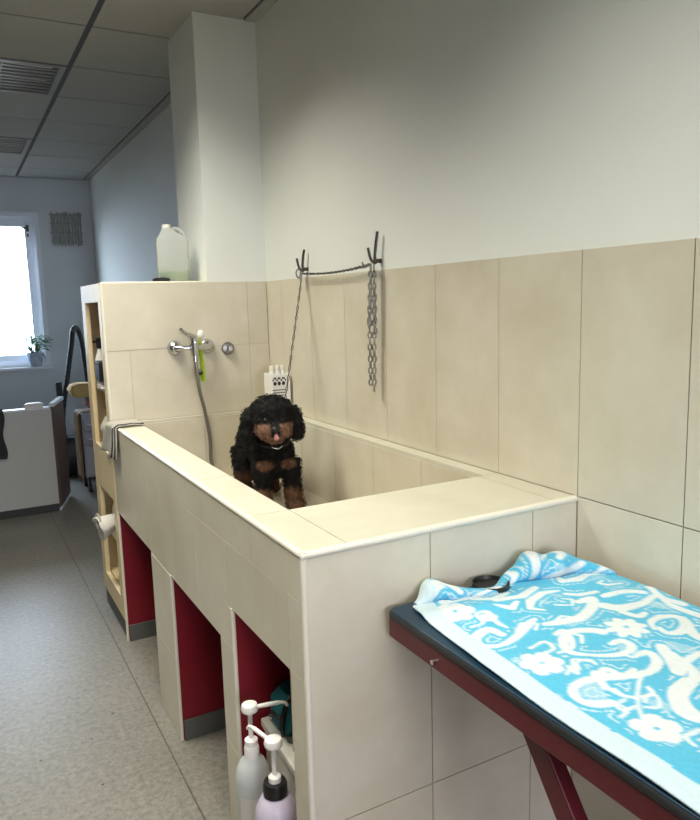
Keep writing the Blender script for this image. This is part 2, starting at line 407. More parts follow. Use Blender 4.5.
# basin lining
bm = nb()
tiles(bm, 0, -.052, [(.30+k*.3, min(.6+k*.3, L-.03), .7, zt) for k in range(6)], .004)
tiles(bm, 1, L-.028, [(-.648+k*.3, min(-.348+k*.3, -.056), .7, zt) for k in range(2)], .004)
tiles(bm, 0, -.665, [(.30+k*.3, min(.6+k*.3, L-.03), .7, zt) for k in range(6)], .012, 1)
tiles(bm, 1, .295, [(-.648+k*.3, min(-.348+k*.3, -.056), .7, zt) for k in range(2)], .004, 1)
bobj('basin_wall', bm, M['tile'])
bm = nb(); box(bm, -.665, -.03, .29, L-.02, .67, .7); bobj('basin_floor', bm, M['basinfloor'])
bm = nb(); tube(bm, [(-.25, 1.75, .7005), (-.25, 1.75, .704)], .03, 20); bobj('drain', bm, M['chrome'], smooth=True)
# edge trims
def trimobj(name, pts, r=.0065):
    bm = nb(); tube(bm, pts, r, 12); bobj(name, bm, M['trim'], smooth=True)
trimobj('edge_trim', [(FX+.006, .0, zt+.005), (FX+.006, L, zt+.005)], .0085)
trimobj('edge_trim', [(FX, .006, zt+.005), (-.001, .006, zt+.005)], .0085)
trimobj('edge_trim', [(FX+.006, .006, 0), (FX+.006, .006, zt)], .0075)
for yy, top in ((1.94, .606), (1.068, .6), (.45, .716)): trimobj('edge_trim', [(FX+.004, yy+.002, 0), (FX+.004, yy+.002, top)], .0065)
# niches
for (a, b, top) in NI:
    e2 = nb()
    xb = -.2
    box(e2, FX+.008, xb, b-.003, b, 0, top); box(e2, FX+.008, xb, a, a+.003, 0, top); box(e2, xb, xb+.01, a, b, 0, top); box(e2, FX+.008, xb, a+.003, b-.003, top-.003, top)
    n = bobj('niche_lining', e2, M['redpaint'])
    e2 = nb(); box(e2, FX+.012, xb, b-.011, b-.003, 0, .075); box(e2, xb-.008, xb, a+.011, b-.011, 0, .075); box(e2, FX+.012, xb, a+.003, a+.011, 0, .075)
    bobj('niche_skirting', e2, M['greyskirt'], n)

# ------------------------------------------------------------------ shelf cabinet with tiled face
cab = empty('shelf_cabinet', (-.38, 2.2, 0), 'tall pale wooden shelf cabinet with a tiled face behind the dog bath', 'cabinet')
O2 = Vector(cab.location)
def cobj(name, bm, m, parent=None, **k):
    for v in bm.verts: v.co -= O2
    return obj(name, bm, m, parent or cab, **k)
bm = nb()
box(bm, -W+.02, -.29, L+.012, L+.03, 0, 1.6); box(bm, -W+.02, -.29, 2.442, 2.46, 0, 1.6); box(bm, -.308, -.29, L+.03, 2.442, .09, 1.582); box(bm, -W+.02, -.29, L+.03, 2.442, 1.582, 1.6)
cobj('cabinet_body', bm, M['wood'])
bm = nb()  # face frame
for r in ((L+.012, 2.022, .09, 1.6), (2.37, 2.46, .09, 1.6), (2.022, 2.37, 1.52, 1.6), (2.022, 2.37, .64, .85), (2.022, 2.37, .09, .19)): box(bm, -W-.001, -W+.02, *r)
cobj('face_frame', bm, M['wood'], bevel=.002)
for z in (1.13, .845, .42, .185):
    bm = nb(); box(bm, -W+.025, -.31, L+.03, 2.442, z-.018, z); cobj('shelf_board', bm, M['wood'])
bm = nb(); box(bm, -W+.006, -.3, L+.02, 2.455, 0, .088); cobj('kickplate', bm, M['kick'])
bm = nb()
box(bm, -W+.006, -.001, L+.0015, L+.0115, 0, 1.598, 1)
prt = []
for a, b in ((-W+.007, -.1), (-.1, -.001)):
    prt += [(a, b, 1.0, 1.31), (a, b, 1.31, 1.6)]
prt2 = [(-W+.007, -.651, 1.0, 1.31), (-.651, -.1, 1.0, 1.31), (-.1, -.001, 1.0, 1.31), (-W+.007, -.1, 1.31, 1.6), (-.1, -.001, 1.31, 1.6)]
tiles(bm, 1, L+.006, prt2, .006)
cobj('tile_facing', bm, [M['tile'], M['tangrout']])
bm = nb(); tube(bm, [(-W+.006, L+.008, 1.0), (-W+.006, L+.008, 1.598)], .0075, 12); tube(bm, [(-W+.006, L+.008, 1.598), (-.285, L+.008, 1.598)], .0065, 12); cobj('edge_trim', bm, M['trim'], smooth=True)
# ------------------------------------------------------------------ fittings on the tiled face
YT = L
mx = empty('mixer_tap', (-.38, YT, 1.31), 'chrome shower mixer tap with hanging metal hose on tiled face', 'tap')
for s in (-.074, .074):
    bm = nb(); lathe(bm, [(0, -.028), (.012, -.028), (.022, -.024), (.033, -.006), (.034, 0), (0, 0)], 24, Matrix.Translation((s, 0, 0)) @ Matrix.Rotation(R(-90), 4, 'X')); obj('rosette', bm, M['chrome'], mx, smooth=True)
bm = nb()
for v in bm.verts: pass
tube(bm, [(-.074, -.02, 0), (-.074, -.045, 0), (-.06, -.055, 0), (.06, -.055, 0), (.074, -.045, 0), (.074, -.02, 0)], .0125, 14)
tube(bm, [(0, -.055, -.035), (0, -.055, .02)], [.016, .021], 18); lathe(bm, [(.021, .02), (.022, .035), (.014, .046), (0, .048)], 18, Matrix.Translation((0, -.055, 0)))
obj('tap_body', bm, M['chrome'], mx, smooth=True)
bm = nb(); pts = smooth_path([(0, -.055, .045), (-.022, -.065, .056), (-.058, -.09, .074), (-.07, -.1, .086)], 5)
tube(bm, pts, [.013]*6+[.009]*6+[.007]*(len(pts)-12), 12); obj('tap_lever', bm, M['chrome'], mx, smooth=True)
bm = nb(); pts = smooth_path([(0, -.055, -.03), (.003, -.056, -.1), (.014, -.05, -.2), (.035, -.045, -.3), (.05, -.045, -.42), (.048, -.05, -.52), (.06, -.07, -.585), (.03, -.12, -.597), (-.08, -.14, -.597), (-.14, -.22, -.597)], 14)
tube(bm, pts, [.0075 if i % 2 else .0088 for i in range(len(pts))], 10); obj('shower_hose', bm, M['steel'], mx, smooth=True, auto=False)
bm = nb(); tube(bm, [(0, -.055, -.028), (0, -.055, -.06)], .0115, 14); obj('hose_nut', bm, M['chrome'], mx, smooth=True)
vk = empty('wall_valve', (-.206, YT, 1.295), 'small chrome valve cover right of the mixer tap', 'valve')
bm = nb(); lathe(bm, [(0, -.012), (.018, -.014), (.028, -.01), (.031, 0), (0, 0)], 24, Matrix.Rotation(R(-90), 4, 'X')); obj('rosette', bm, M['steel'], vk, smooth=True)
bm = nb(); box(bm, -.011, .011, -.034, -.012, -.011, .011); obj('square_spindle', bm, M['chrome'], vk, bevel=.003)
br = empty('bath_brush', (-.352, YT-.035, 1.33), 'lime green brush hanging behind the mixer tap', 'brush')
bm = nb(); tube(bm, smooth_path([(.0, -.002, .035), (.004, 0, -.03), (.01, .005, -.1), (.012, .012, -.175)], 6), [.008]*7+[.009]*7+[.011]*5, 10)
obj('handle', bm, M['lime'], br, smooth=True)
bm = nb(); ell(bm, (.008, -.002, .035), (.017, .013, .022), 14); obj('brush_head', bm, M['whiteplastic'], br, smooth=True)
bm = nb(); tube(bm, [(-.006, -.006, -.125), (.002, .004, -.14)], .011, 10); obj('strap_ring', bm, M['darksteel'], br, smooth=True)

# ------------------------------------------------------------------ canister and dark clip on top of the cabinet
jg = empty('canister', (-.40, 2.08, 1.6), 'translucent plastic canister with green liquid on top of the tiled cabinet', 'canister', rz=R(-14))
def rrect(w, d, r, n=5):
    out = []
    for cx, cy, a0 in ((w-r, d-r, 0), (-w+r, d-r, 90), (-w+r, -d+r, 180), (w-r, -d+r, 270)):
        for k in range(n+1):
            a = R(a0+90*k/n); out.append((cx+r*cos(a), cy+r*sin(a)))
    return out
def loft(bm, secs, mi=0):
    rings = [[bm.verts.new(p) for p in s] for s in secs]
    for A, B in zip(rings, rings[1:]):
        n = len(A)
        for j in range(n): bm.faces.new((A[j], A[(j+1) % n], B[(j+1) % n], B[j])).material_index = mi
    bm.faces.new(rings[0]).material_index = mi; bm.faces.new(rings[-1]).material_index = mi
def sec(w, d, r, z, dx=0, dy=0): return [(x+dx, y+dy, z) for x, y in rrect(w, d, r)]
bm = nb(); loft(bm, [sec(.066, .045, .014, 0), sec(.071, .05, .016, .008), sec(.071, .05, .016, .185), sec(.066, .046, .015, .2), sec(.035, .034, .015, .228, -.014), sec(.022, .024, .012, .242, -.022), sec(.02, .02, .012, .246, -.022)])
obj('canister_body', bm, M['canister'], jg, smooth=True)
bm = nb(); loft(bm, [sec(.062, .041, .012, .004), sec(.067, .046, .014, .012), sec(.067, .046, .014, .052)]); obj('liquid', bm, M['greenliq'], jg, smooth=True)
bm = nb(); tube(bm, [(-.022, 0, .244), (-.022, 0, .262)], .019, 18); obj('cap', bm, M['whiteplastic'], jg, smooth=True)
bm = nb(); tube(bm, smooth_path([(.0, 0, .24), (.025, 0, .243), (.05, 0, .225), (.06, 0, .2)], 5), .009, 10); obj('carry_handle', bm, M['canister'], jg, smooth=True)
ck = empty('hair_clip', (-.475, 2.03, 1.6), 'small black clip lying at the foot of the green canister', 'clip')
bm = nb(); tube(bm, smooth_path([(-.035, 0, .008), (-.01, .004, .014), (.02, .0, .014), (.04, -.004, .008)], 5), [.006]+[.01]*14+[.006], 10); obj('clip_jaw', bm, M['black'], ck, smooth=True)
bm = nb(); tube(bm, [(-.03, .02, .006), (.03, .018, .006)], .006, 8); obj('clip_spring', bm, M['blackrub'], ck, smooth=True)

# ------------------------------------------------------------------ white rack with shampoo bottles in the corner
rk = empty('bottle_rack', (-.05, 1.69, 1.035), 'white wall rack printed with black paw marks behind the dog', 'rack')
bm = nb()
box(bm, -.05, .037, .0, .004, 0, .15); box(bm, -.05, .037, .092, .096, 0, .15); box(bm, -.05, -.046, .004, .092, 0, .15); box(bm, .033, .037, .004, .092, 0, .152); box(bm, -.046, .033, .004, .092, 0, .004)
obj('rack_box', bm, M['whiteplastic'], rk, bevel=.002)
bm = nb()
for k, cx in enumerate((-.037, -.017, .004)):
    T = Matrix.Translation((cx, 0, .122)) @ Matrix.Rotation(R(90), 4, 'X') @ Matrix.Scale(1.2, 4)
    def disc(x, z, rx, rz): 
        prism(bm, [(x+rx*cos(2*pi*i/12), z+rz*sin(2*pi*i/12)) for i in range(12)], 0, .0008, T)
    disc(0, -.012, .0065, .0075); disc(-.0075, .0, .0026, .004); disc(-.0026, .007, .0026, .0045); disc(.0032, .007, .0026, .0045); disc(.0085, .0, .0026, .004)
    for zz in (-.036, -.046, -.056):
        prism(bm, [(-.011, zz-.0018), (.009+.002*(k % 2), zz-.0018), (.009, zz+.0012), (-.011, zz+.0012)], 0, .0008, T)
obj('paw_print', bm, M['print'], rk)
for k, (cx, nm) in enumerate(((-.03, 'left'), (-.004, 'middle'), (.02, 'right'))):
    b = empty('shampoo_bottle', (-.05+cx, 1.738, 1.039), ['leftmost white capped bottle standing in the white wall rack', 'middle white capped bottle standing in the white wall rack', 'rightmost white capped bottle standing in the white wall rack'][k], 'bottle', 'white bottles in the wall rack')
    bm = nb(); lathe(bm, [(0, 0), (.0115, 0), (.0118, .004), (.0118, .15), (.009, .16), (.009, .168), (0, .168)], 20); obj('bottle_body', bm, M['whiteplastic'], b, smooth=True)
    bm = nb(); lathe(bm, [(.0112, .158), (.0112, .175), (.0095, .181), (0, .181)], 20); obj('bottle_cap', bm, M['trim'], b, smooth=True)

# ------------------------------------------------------------------ hooks and chains
def chain_mesh(bm, pts, ll, wr, width):
    pts = [Vector(p) for p in pts]; seg = [0]
    for a, b in zip(pts, pts[1:]): seg.append(seg[-1]+(b-a).length)
    def at(s):
        for i in range(len(pts)-1):
            if s <= seg[i+1] or i == len(pts)-2:
                t = (s-seg[i])/max(1e-9, seg[i+1]-seg[i]); return pts[i].lerp(pts[i+1], t), (pts[i+1]-pts[i]).normalized()
    pitch = ll-2*wr*1.05; n = int(seg[-1]/pitch)
    for k in range(n):
        c, d = at((k+.5)*pitch); a, b = frame_axes(d); ang = (k % 2)*pi/2+.5+.25*sin(k*1.3)
        u = a*cos(ang)+b*sin(ang); hl = ll/2-wr; hw = width/2-wr; P = []
        for i in range(10):
            t = 2*pi*i/10; P.append(c+d*(cos(t)*hl)+u*(max(-1, min(1, 1.25*sin(t)))*hw))
        tube(bm, P, wr, 5, closed=True)
XT = 0
def hook(y, z, label, s=1.):
    h = empty('wall_hook', (0, y, z), label, 'hook', 'steel hooks above the dog bath')
    bm = nb(); lathe(bm, [(0, -.015), (.006, -.015), (.008, .004), (0, .004)], 16, Matrix.Rotation(R(90), 4, 'Y')); obj('back_plate', bm, M['darksteel'], h, smooth=True)
    bm = nb(); tube(bm, smooth_path([(-.012, 0, 0), (-.018, 0, -.006), (-.02, 0, .012), (-.018, -.004, .05), (-.015, -.012, .098*s)], 5), .0052, 10); obj('long_prong', bm, M['darksteel'], h, smooth=True)
    bm = nb(); tube(bm, smooth_path([(-.012, 0, .002), (-.02, .0, -.008), (-.034, .004, .006), (-.042, .008, .044)], 5), .0048, 10); obj('short_prong', bm, M['darksteel'], h, smooth=True)
    return h
h1 = hook(1.502, 1.632, 'left steel double hook where tether chain is fixed', .8)
h2 = hook(.918, 1.63, 'right steel double hook carrying the thick bundled chain', 1.)
lc = empty('leash_chain', (-.03, 1.25, 1.6), 'thin twisted chain sagging between the two steel hooks', 'chain')
def loc(o, bm):
    for v in bm.verts: v.co -= Vector(o.location)
    return bm
bm = nb(); P = [(-.03, 1.49-.565*t, 1.614+.006*t-.05*t*(1-t)) for t in [i/30 for i in range(31)]]
chain_mesh(bm, P, .02, .0022, .012); obj('chain_links', loc(lc, bm), M['darksteel'], lc, smooth=True, auto=False)
bm = nb(); tube(bm, [(-.034+.016*cos(t), 1.512+.02*cos(t)*.4, 1.615+.018*sin(t)) for t in [2*pi*i/16 for i in range(16)]], .003, 8, closed=True); obj('end_ring', loc(lc, bm), M['steel'], lc, smooth=True)
bm = nb(); tube(bm, [(-.03, 1.0, 1.611), (-.03, .965, 1.614), (-.03, .93, 1.619)], [.004, .006, .004], 8); tube(bm, [(-.032, .98, 1.613), (-.038, .975, 1.629)], .003, 6); obj('snap_hook', loc(lc, bm), M['steel'], lc, smooth=True)
tc_ = empty('tether_chain', (-.035, 1.53, 1.6), 'thin chain tether running from the left hook down to the dog', 'chain')
bm = nb(); chain_mesh(bm, [(-.032, 1.497, 1.58), (-.2, 1.338, 1.085)], .026, .0021, .011); obj('chain_links', loc(tc_, bm), M['darksteel'], tc_, smooth=True, auto=False)
bm = nb(); tube(bm, [(-.03, 1.5, 1.624), (-.03, 1.5, 1.603), (-.032, 1.497, 1.58)], [.004, .007, .005], 8); obj('snap_hook', loc(tc_, bm), M['steel'], tc_, smooth=True)
hc = empty('hanging_chain', (-.035, .94, 1.62), 'thick steel chain hanging doubled from the right hook', 'chain')
bm = nb()
chain_mesh(bm, [(-.034, .922, 1.615), (-.04, .93, 1.4), (-.036, .938, 1.19)], .028, .0034, .019)
chain_mesh(bm, [(-.032, .906, 1.615), (-.03, .914, 1.4), (-.031, .924, 1.165)], .028, .0034, .019)
obj('chain_links', loc(hc, bm), M['steel'], hc, smooth=True, auto=False)
bm = nb()
chain_mesh(bm, [(-.044, .908, 1.615), (-.05, .918, 1.39)], .026, .003, .017); chain_mesh(bm, [(-.024, .92, 1.615), (-.022, .92, 1.37)], .026, .003, .017)
obj('looped_end', loc(hc, bm), M['steel'], hc, smooth=True, auto=False)

# ------------------------------------------------------------------ grooming table, dish
TX0, TX1, TY0, TY1, TZ = -.572, -.02, -1.12, -.012, .848
tb = empty('grooming_table', (-.29, -.56, 0), 'grooming table with navy top and wine red steel frame', 'table')
def tobj(name, bm, m, **k): return obj(name, loc(tb, bm), m, tb, **k)
bm = nb(); loft(bm, [[(x+(TX0+TX1)/2, y+(TY0+TY1)/2, z) for x, y in rrect((TX1-TX0)/2-.004, (TY1-TY0)/2-.004, .02)] for z in (TZ-.006, TZ)]); tobj('table_mat', bm, M['mat'], bevel=.002)
bm = nb(); loft(bm, [[(x+(TX0+TX1)/2, y+(TY0+TY1)/2, z) for x, y in rrect((TX1-TX0)/2+g, (TY1-TY0)/2+g, .024)] for z, g in ((TZ-.016, -.002), (TZ-.013, 0), (TZ-.006, 0), (TZ-.0025, -.002))]); tobj('table_board', bm, M['blackrub'], smooth=True)
for n_, r in (('frame_rail', (TX0+.004, TX0+.036, TY0+.02, TY1-.008, .788, TZ-.016)), ('frame_rail', (TX1-.04, TX1-.008, TY0+.02, TY1-.008, .788, TZ-.016)), ('frame_rail', (TX0+.036, TX1-.04, TY1-.04, TY1-.008, .788, TZ-.016)), ('frame_rail', (TX0+.036, TX1-.04, TY0+.02, TY0+.052, .788, TZ-.016))):
    bm = nb(); box(bm, *r); tobj(n_, bm, M['redmetal'], bevel=.003)
bm = nb(); tube(bm, [(TX0-.002, -.185, .803), (TX0+.006, -.185, .803)], .005, 10); tobj('frame_screw', bm, M['chrome'], smooth=True)
def bar(bm, p, q, w, d):
    p, q = Vector(p), Vector(q); dd = (q-p).normalized(); a = Vector((1, 0, 0)); b = dd.cross(a).normalized()
    vs = [bm.verts.new(x+a*(sx*w/2)+b*(sy*d/2)) for x in (p, q) for sx, sy in ((-1, -1), (1, -1), (1, 1), (-1, 1))]
    for f in ((0, 1, 2, 3), (7, 6, 5, 4), (0, 4, 5, 1), (1, 5, 6, 2), (2, 6, 7, 3), (3, 7, 4, 0)): bm.faces.new([vs[i] for i in f])
for x, s in ((-.525, 0), (-.06, 0)):
    bm = nb(); bar(bm, (x, -.405, .79), (x, -.98, .02), .028, .046); tobj('leg', bm, M['redmetal'], bevel=.003)
    x2 = x+(.032 if x < -.3 else -.032)
    bm = nb(); bar(bm, (x2, -.98, .79), (x2, -.385, .02), .028, .042); tobj('leg', bm, M['redmetal'], bevel=.003)
for y in (-.98, -.385):
    bm = nb(); box(bm, -.545, -.04, y-.02, y+.02, 0, .03); tobj('foot_bar', bm, M['redmetal'], bevel=.003)
di = empty('round_dish', (-.318, -.052, TZ), 'small black round dish on the table edge behind towel', 'dish')
bm = nb(); lathe(bm, [(0, 0), (.036, 0), (.041, .006), (.042, .016), (.039, .0165), (.036, .008), (0, .006)], 32); obj('dish_bowl', bm, M['black'], di, smooth=True)

# ------------------------------------------------------------------ patterned towel
STROKES=[[(-0.4646,-0.5174,0.0172),(-0.4856,-0.507,0.0172),(-0.4986,-0.4865,0.0134),(-0.4866,-0.4594,0.0138),(-0.4577,-0.4503,0.0146),(-0.4266,-0.4584,0.0166),(-0.3909,-0.473,0.0187),(-0.3617,-0.4835,0.0166),(-0.3262,-0.4844,0.0166),(-0.2908,-0.4663,0.0166),(-0.2792,-0.4366,0.0153),(-0.3157,-0.4352,0.0062)],[(-0.2865,-0.3401,0.0189),(-0.3023,-0.3216,0.0165),(-0.3388,-0.3072,0.0135),(-0.3744,-0.3266,0.0165),(-0.3964,-0.3634,0.0131),(-0.376,-0.3902,0.0087),(-0.3433,-0.4106,0.0109),(-0.3102,-0.4172,0.0135),(-0.2841,-0.406,0.0142),(-0.2835,-0.3835,0.0113),(-0.3081,-0.3796,0.009)],[(-0.1951,-0.3854,0.0071),(-0.1744,-0.3606,0.0099),(-0.1392,-0.3526,0.0142),(-0.1093,-0.3689,0.0142),(-0.122,-0.4001,0.0212),(-0.1635,-0.4175,0.0165),(-0.1888,-0.4076,0.0113),(-0.183,-0.3868,0.0094)],[(-0.1313,-0.4069,0.0212),(-0.152,-0.4427,0.0197),(-0.1471,-0.4691,0.0203)],[(-0.2418,-0.4381,0.0197),(-0.2695,-0.4795,0.0187),(-0.2952,-0.5133,0.0166),(-0.2483,-0.4928,0.0153),(-0.1882,-0.488,0.009),(-0.1508,-0.5005,0.0066)],[(-0.2651,-0.5509,0.0161),(-0.3024,-0.5371,0.0161),(-0.3536,-0.5502,0.0181),(-0.3886,-0.5787,0.0153),(-0.3961,-0.6055,0.0126),(-0.3799,-0.6305,0.0108)],[(-0.3553,-0.2592,0.0101),(-0.3195,-0.2689,0.0202),(-0.2708,-0.2733,0.0228),(-0.2191,-0.2508,0.0228),(-0.184,-0.2217,0.0202),(-0.217,-0.2157,0.0158)],[(-0.1868,-0.2569,0.0253),(-0.1693,-0.2825,0.0296),(-0.1122,-0.2899,0.0177),(-0.0608,-0.2852,0.0101),(-0.0725,-0.3297,0.0127),(-0.0704,-0.3732,0.0177),(-0.0635,-0.4112,0.0189)],[(-0.1549,-0.2251,0.0105),(-0.105,-0.2337,0.0158),(-0.0715,-0.263,0.0079)],[(-0.1819,-0.3025,0.0148),(-0.1735,-0.3282,0.0177),(-0.1473,-0.3244,0.0101)],[(-0.4512,-0.5641,0.0038),(-0.4222,-0.5335,0.0038),(-0.3844,-0.5047,0.004),(-0.3535,-0.4867,0.0031)],[(-0.4365,-0.5453,0.0038),(-0.4639,-0.5405,0.0038),(-0.461,-0.5262,0.005),(-0.4384,-0.5235,0.0038)],[(-0.4298,-0.5534,0.0038),(-0.4108,-0.5651,0.0038),(-0.3904,-0.5446,0.004),(-0.4004,-0.5342,0.004),(-0.4184,-0.5442,0.003)],[(-0.4209,-0.5301,0.0038),(-0.4331,-0.5141,0.0062),(-0.4329,-0.497,0.0101)],[(-0.4605,-0.4204,0.0042),(-0.4352,-0.4069,0.0042),(-0.4309,-0.4195,0.0043),(-0.4154,-0.3991,0.0044),(-0.3909,-0.404,0.0044),(-0.3934,-0.4228,0.0031)],[(-0.4217,-0.4539,0.0104),(-0.3941,-0.4423,0.0121),(-0.3882,-0.4605,0.0109)],[(-0.3157,-0.4352,0.0062),(-0.323,-0.4147,0.0044)],[(-0.4519,-0.2453,0.0142),(-0.4616,-0.2153,0.0194),(-0.5023,-0.23,0.0189),(-0.5166,-0.2615,0.0142),(-0.4873,-0.2799,0.0115),(-0.4359,-0.267,0.0142),(-0.3822,-0.2408,0.017),(-0.3557,-0.2323,0.0073)],[(-0.4821,-0.1902,0.0051),(-0.4492,-0.186,0.0059),(-0.4403,-0.1527,0.0051),(-0.413,-0.1567,0.0074),(-0.4257,-0.2008,0.0076),(-0.4241,-0.2268,0.0037)],[(-0.4462,-0.3164,0.0047),(-0.4047,-0.3094,0.0047),(-0.4101,-0.339,0.0047),(-0.4372,-0.3432,0.0034)],[(-0.4159,-0.3566,0.0044),(-0.3745,-0.3504,0.0071),(-0.343,-0.302,0.0118),(-0.3653,-0.2997,0.0094)],[(-0.4392,-0.4023,0.0042),(-0.4436,-0.428,0.0043),(-0.4139,-0.3885,0.0045),(-0.3925,-0.4118,0.0022)],[(-0.4388,-0.4844,0.0101),(-0.4167,-0.4446,0.0141),(-0.3957,-0.4759,0.0121),(-0.3505,-0.4669,0.0083)],[(-0.4232,-0.5274,0.0038),(-0.3923,-0.5382,0.004),(-0.3809,-0.5201,0.004)],[(-0.2467,-0.4622,0.0131),(-0.2772,-0.531,0.0166),(-0.3606,-0.5659,0.0187),(-0.3824,-0.6145,0.0134)],[(-0.4095,-0.6338,0.0054),(-0.4423,-0.6345,0.0052),(-0.4508,-0.6557,0.0036)],[(-0.4592,-0.5214,0.0038),(-0.4597,-0.5446,0.0038),(-0.4843,-0.5522,0.0038)]]
FLOWERS=[([-0.2358,-0.3543],0.0415,8),([-0.4687,-0.3701],0.0398,6),([-0.4613,-0.6003],0.0378,5),([-0.469,-0.1203],0.0408,6),([-0.4259,-0.1758],0.018,5)]
def seg_d(px, py, a, b):
    ax, ay, aw = a; bx_, by, bw = b; dx, dy = bx_-ax, by-ay; l2 = dx*dx+dy*dy or 1e-9
    t = max(0, min(1, ((px-ax)*dx+(py-ay)*dy)/l2)); return math.hypot(px-ax-dx*t, py-ay-dy*t)-(aw+(bw-aw)*t)/2
ST = []
for s in STROKES:
    q = smooth_path([(x, y, 0) for x, y, w in s], 5); ws = [w for _, _, w in s]
    pts = []
    for i, v in enumerate(q):
        f = min(i/5, len(ws)-1.001); k = int(f); pts.append((v.x, v.y, ws[k]+(ws[k+1]-ws[k])*(f-k)))
    ST.append((pts, min(p[0]-.03 for p in pts), max(p[0]+.03 for p in pts), min(p[1]-.03 for p in pts), max(p[1]+.03 for p in pts)))
    if True:   # the same woven motif repeats along the towel
        for ox, oy in ((0, -.62),):
            pp = [(x+ox, y+oy, w) for x, y, w in pts]
            ST.append((pp, min(p[0]-.03 for p in pp), max(p[0]+.03 for p in pp), min(p[1]-.03 for p in pp), max(p[1]+.03 for p in pp)))
FL = [(c[0], c[1], r, n) for c, r, n in FLOWERS]+[(c[0], c[1]-.62, r, n) for c, r, n in FLOWERS]
# motifs on the rolled far end (in towel coordinates)
ROLL = [[(-.22, -.05, .014), (-.2, -.015, .02), (-.165, .01, .022), (-.135, .0, .018), (-.125, -.03, .012), (-.145, -.04, .008)], [(-.28, -.05, .02), (-.255, -.02, .016), (-.26, .02, .014)], [(-.5, -.03, .02), (-.47, 0, .026), (-.43, .01, .02), (-.42, -.03, .016)], [(-.38, -.05, .016), (-.34, -.03, .02), (-.31, -.05, .014)], [(-.05, -.05, .02), (-.07, -.01, .022), (-.1, .01, .014)], [(-.19, -.03, .004), (-.165, -.02, .004), (-.15, -.01, .003)], [(-.35, .0, .022), (-.32, .02, .02)], [(-.09, -.06, .014), (-.13, -.07, .018), (-.19, -.075, .014)], [(-.46, -.07, .022), (-.4, -.075, .02), (-.33, -.085, .016)], [(-.24, -.11, .014), (-.3, -.13, .018), (-.36, -.12, .014)], [(-.2, .03, .03), (-.12, .04, .03)], [(-.48, .04, .03), (-.4, .05, .03)]]
ROLL += [[(-.03, -.02, .02), (-.06, -.05, .016), (-.05, -.09, .012), (-.08, -.11, .008)], [(-.06, -.14, .004), (-.09, -.12, .014), (-.13, -.13, .02), (-.17, -.12, .014), (-.16, -.1, .008)],
 [(-.21, -.15, .006), (-.25, -.14, .016), (-.3, -.16, .018), (-.33, -.19, .01), (-.31, -.21, .006)], [(-.38, -.14, .006), (-.36, -.17, .014), (-.33, -.15, .008)], [(-.27, -.2, .003), (-.24, -.22, .004), (-.22, -.2, .004), (-.235, -.185, .003)],
 [(-.07, -.2, .005), (-.1, -.19, .006), (-.11, -.17, .005), (-.09, -.165, .004)], [(-.42, -.25, .003), (-.39, -.23, .004), (-.365, -.25, .004), (-.385, -.265, .003)], [(-.345, -.3, .004), (-.33, -.33, .005), (-.35, -.35, .004)],
 [(-.15, -.2, .012), (-.19, -.19, .014), (-.21, -.17, .008)], [(-.045, -.25, .014), (-.06, -.3, .012), (-.05, -.34, .016)], [(-.4, -.09, .008), (-.36, -.11, .012), (-.31, -.1, .008)], [(-.19, -.26, .003), (-.17, -.28, .004), (-.19, -.3, .003)], [(-.1, -.38, .004), (-.13, -.4, .005), (-.11, -.42, .004)], [(-.28, -.27, .003), (-.3, -.25, .004), (-.33, -.26, .003)]]
for s in ROLL: ST.append((s, min(p[0]-.03 for p in s), max(p[0]+.03 for p in s), min(p[1]-.03 for p in s), max(p[1]+.03 for p in s)))
CW = srgb(222, 230, 232); CB = srgb(78, 184, 220); CP = srgb(200, 222, 230)
def fr_edge(y): # front edge x of the towel along its length
    ks = [(.3, -.508), (0, -.512), (-.04, -.523), (-.13, -.539), (-.31, -.556), (-.48, -.563), (-.75, -.566), (-1.2, -.566)]
    for (ya, xa), (yb, xb) in zip(ks, ks[1:]):
        if y >= yb: t = (y-ya)/(yb-ya); return xa+(xb-xa)*max(0, t)
    return ks[-1][1]
def pattern(x, s):
    n1 = noise.noise(Vector((x*40, s*40, 0)))
    bw = x-(fr_edge(s))
    if bw < .043+.004*noise.noise(Vector((0, s*18, 3))): return CP
    d = 1.
    for pts, xa, xb, ya, yb in ST:
        if xa < x < xb and ya < s < yb:
            for a, b in zip(pts, pts[1:]): d = min(d, seg_d(x, s, a, b))
    for cx, cy, r, n in FL:
        dx, dy = x-cx, s-cy; rr = math.hypot(dx, dy)
        if rr < r*1.2:
            th = math.atan2(dy, dx)+.3
            pr = r*(.62+.38*abs(cos(n*th/2))**.8) if n > 6 else r*(.7+.3*abs(cos(n*th/2))**.6)
            d = min(d, max(rr-pr, r*.17-rr))
    d += .0015*n1
    t = max(0, min(1, .5-(d-.0016)/.003))
    # fine pale outlines beside the thick strokes
    if t < .01:
        if abs(d-.0125) < .0018 and noise.noise(Vector((x*11, s*11, 7))) > -.1: t = .7
        elif noise.noise(Vector((x*16+5, s*16, 1))) > .42: t = .35
    return tuple(CB[i]+(CW[i]-CB[i])*t for i in range(3))+(1,)
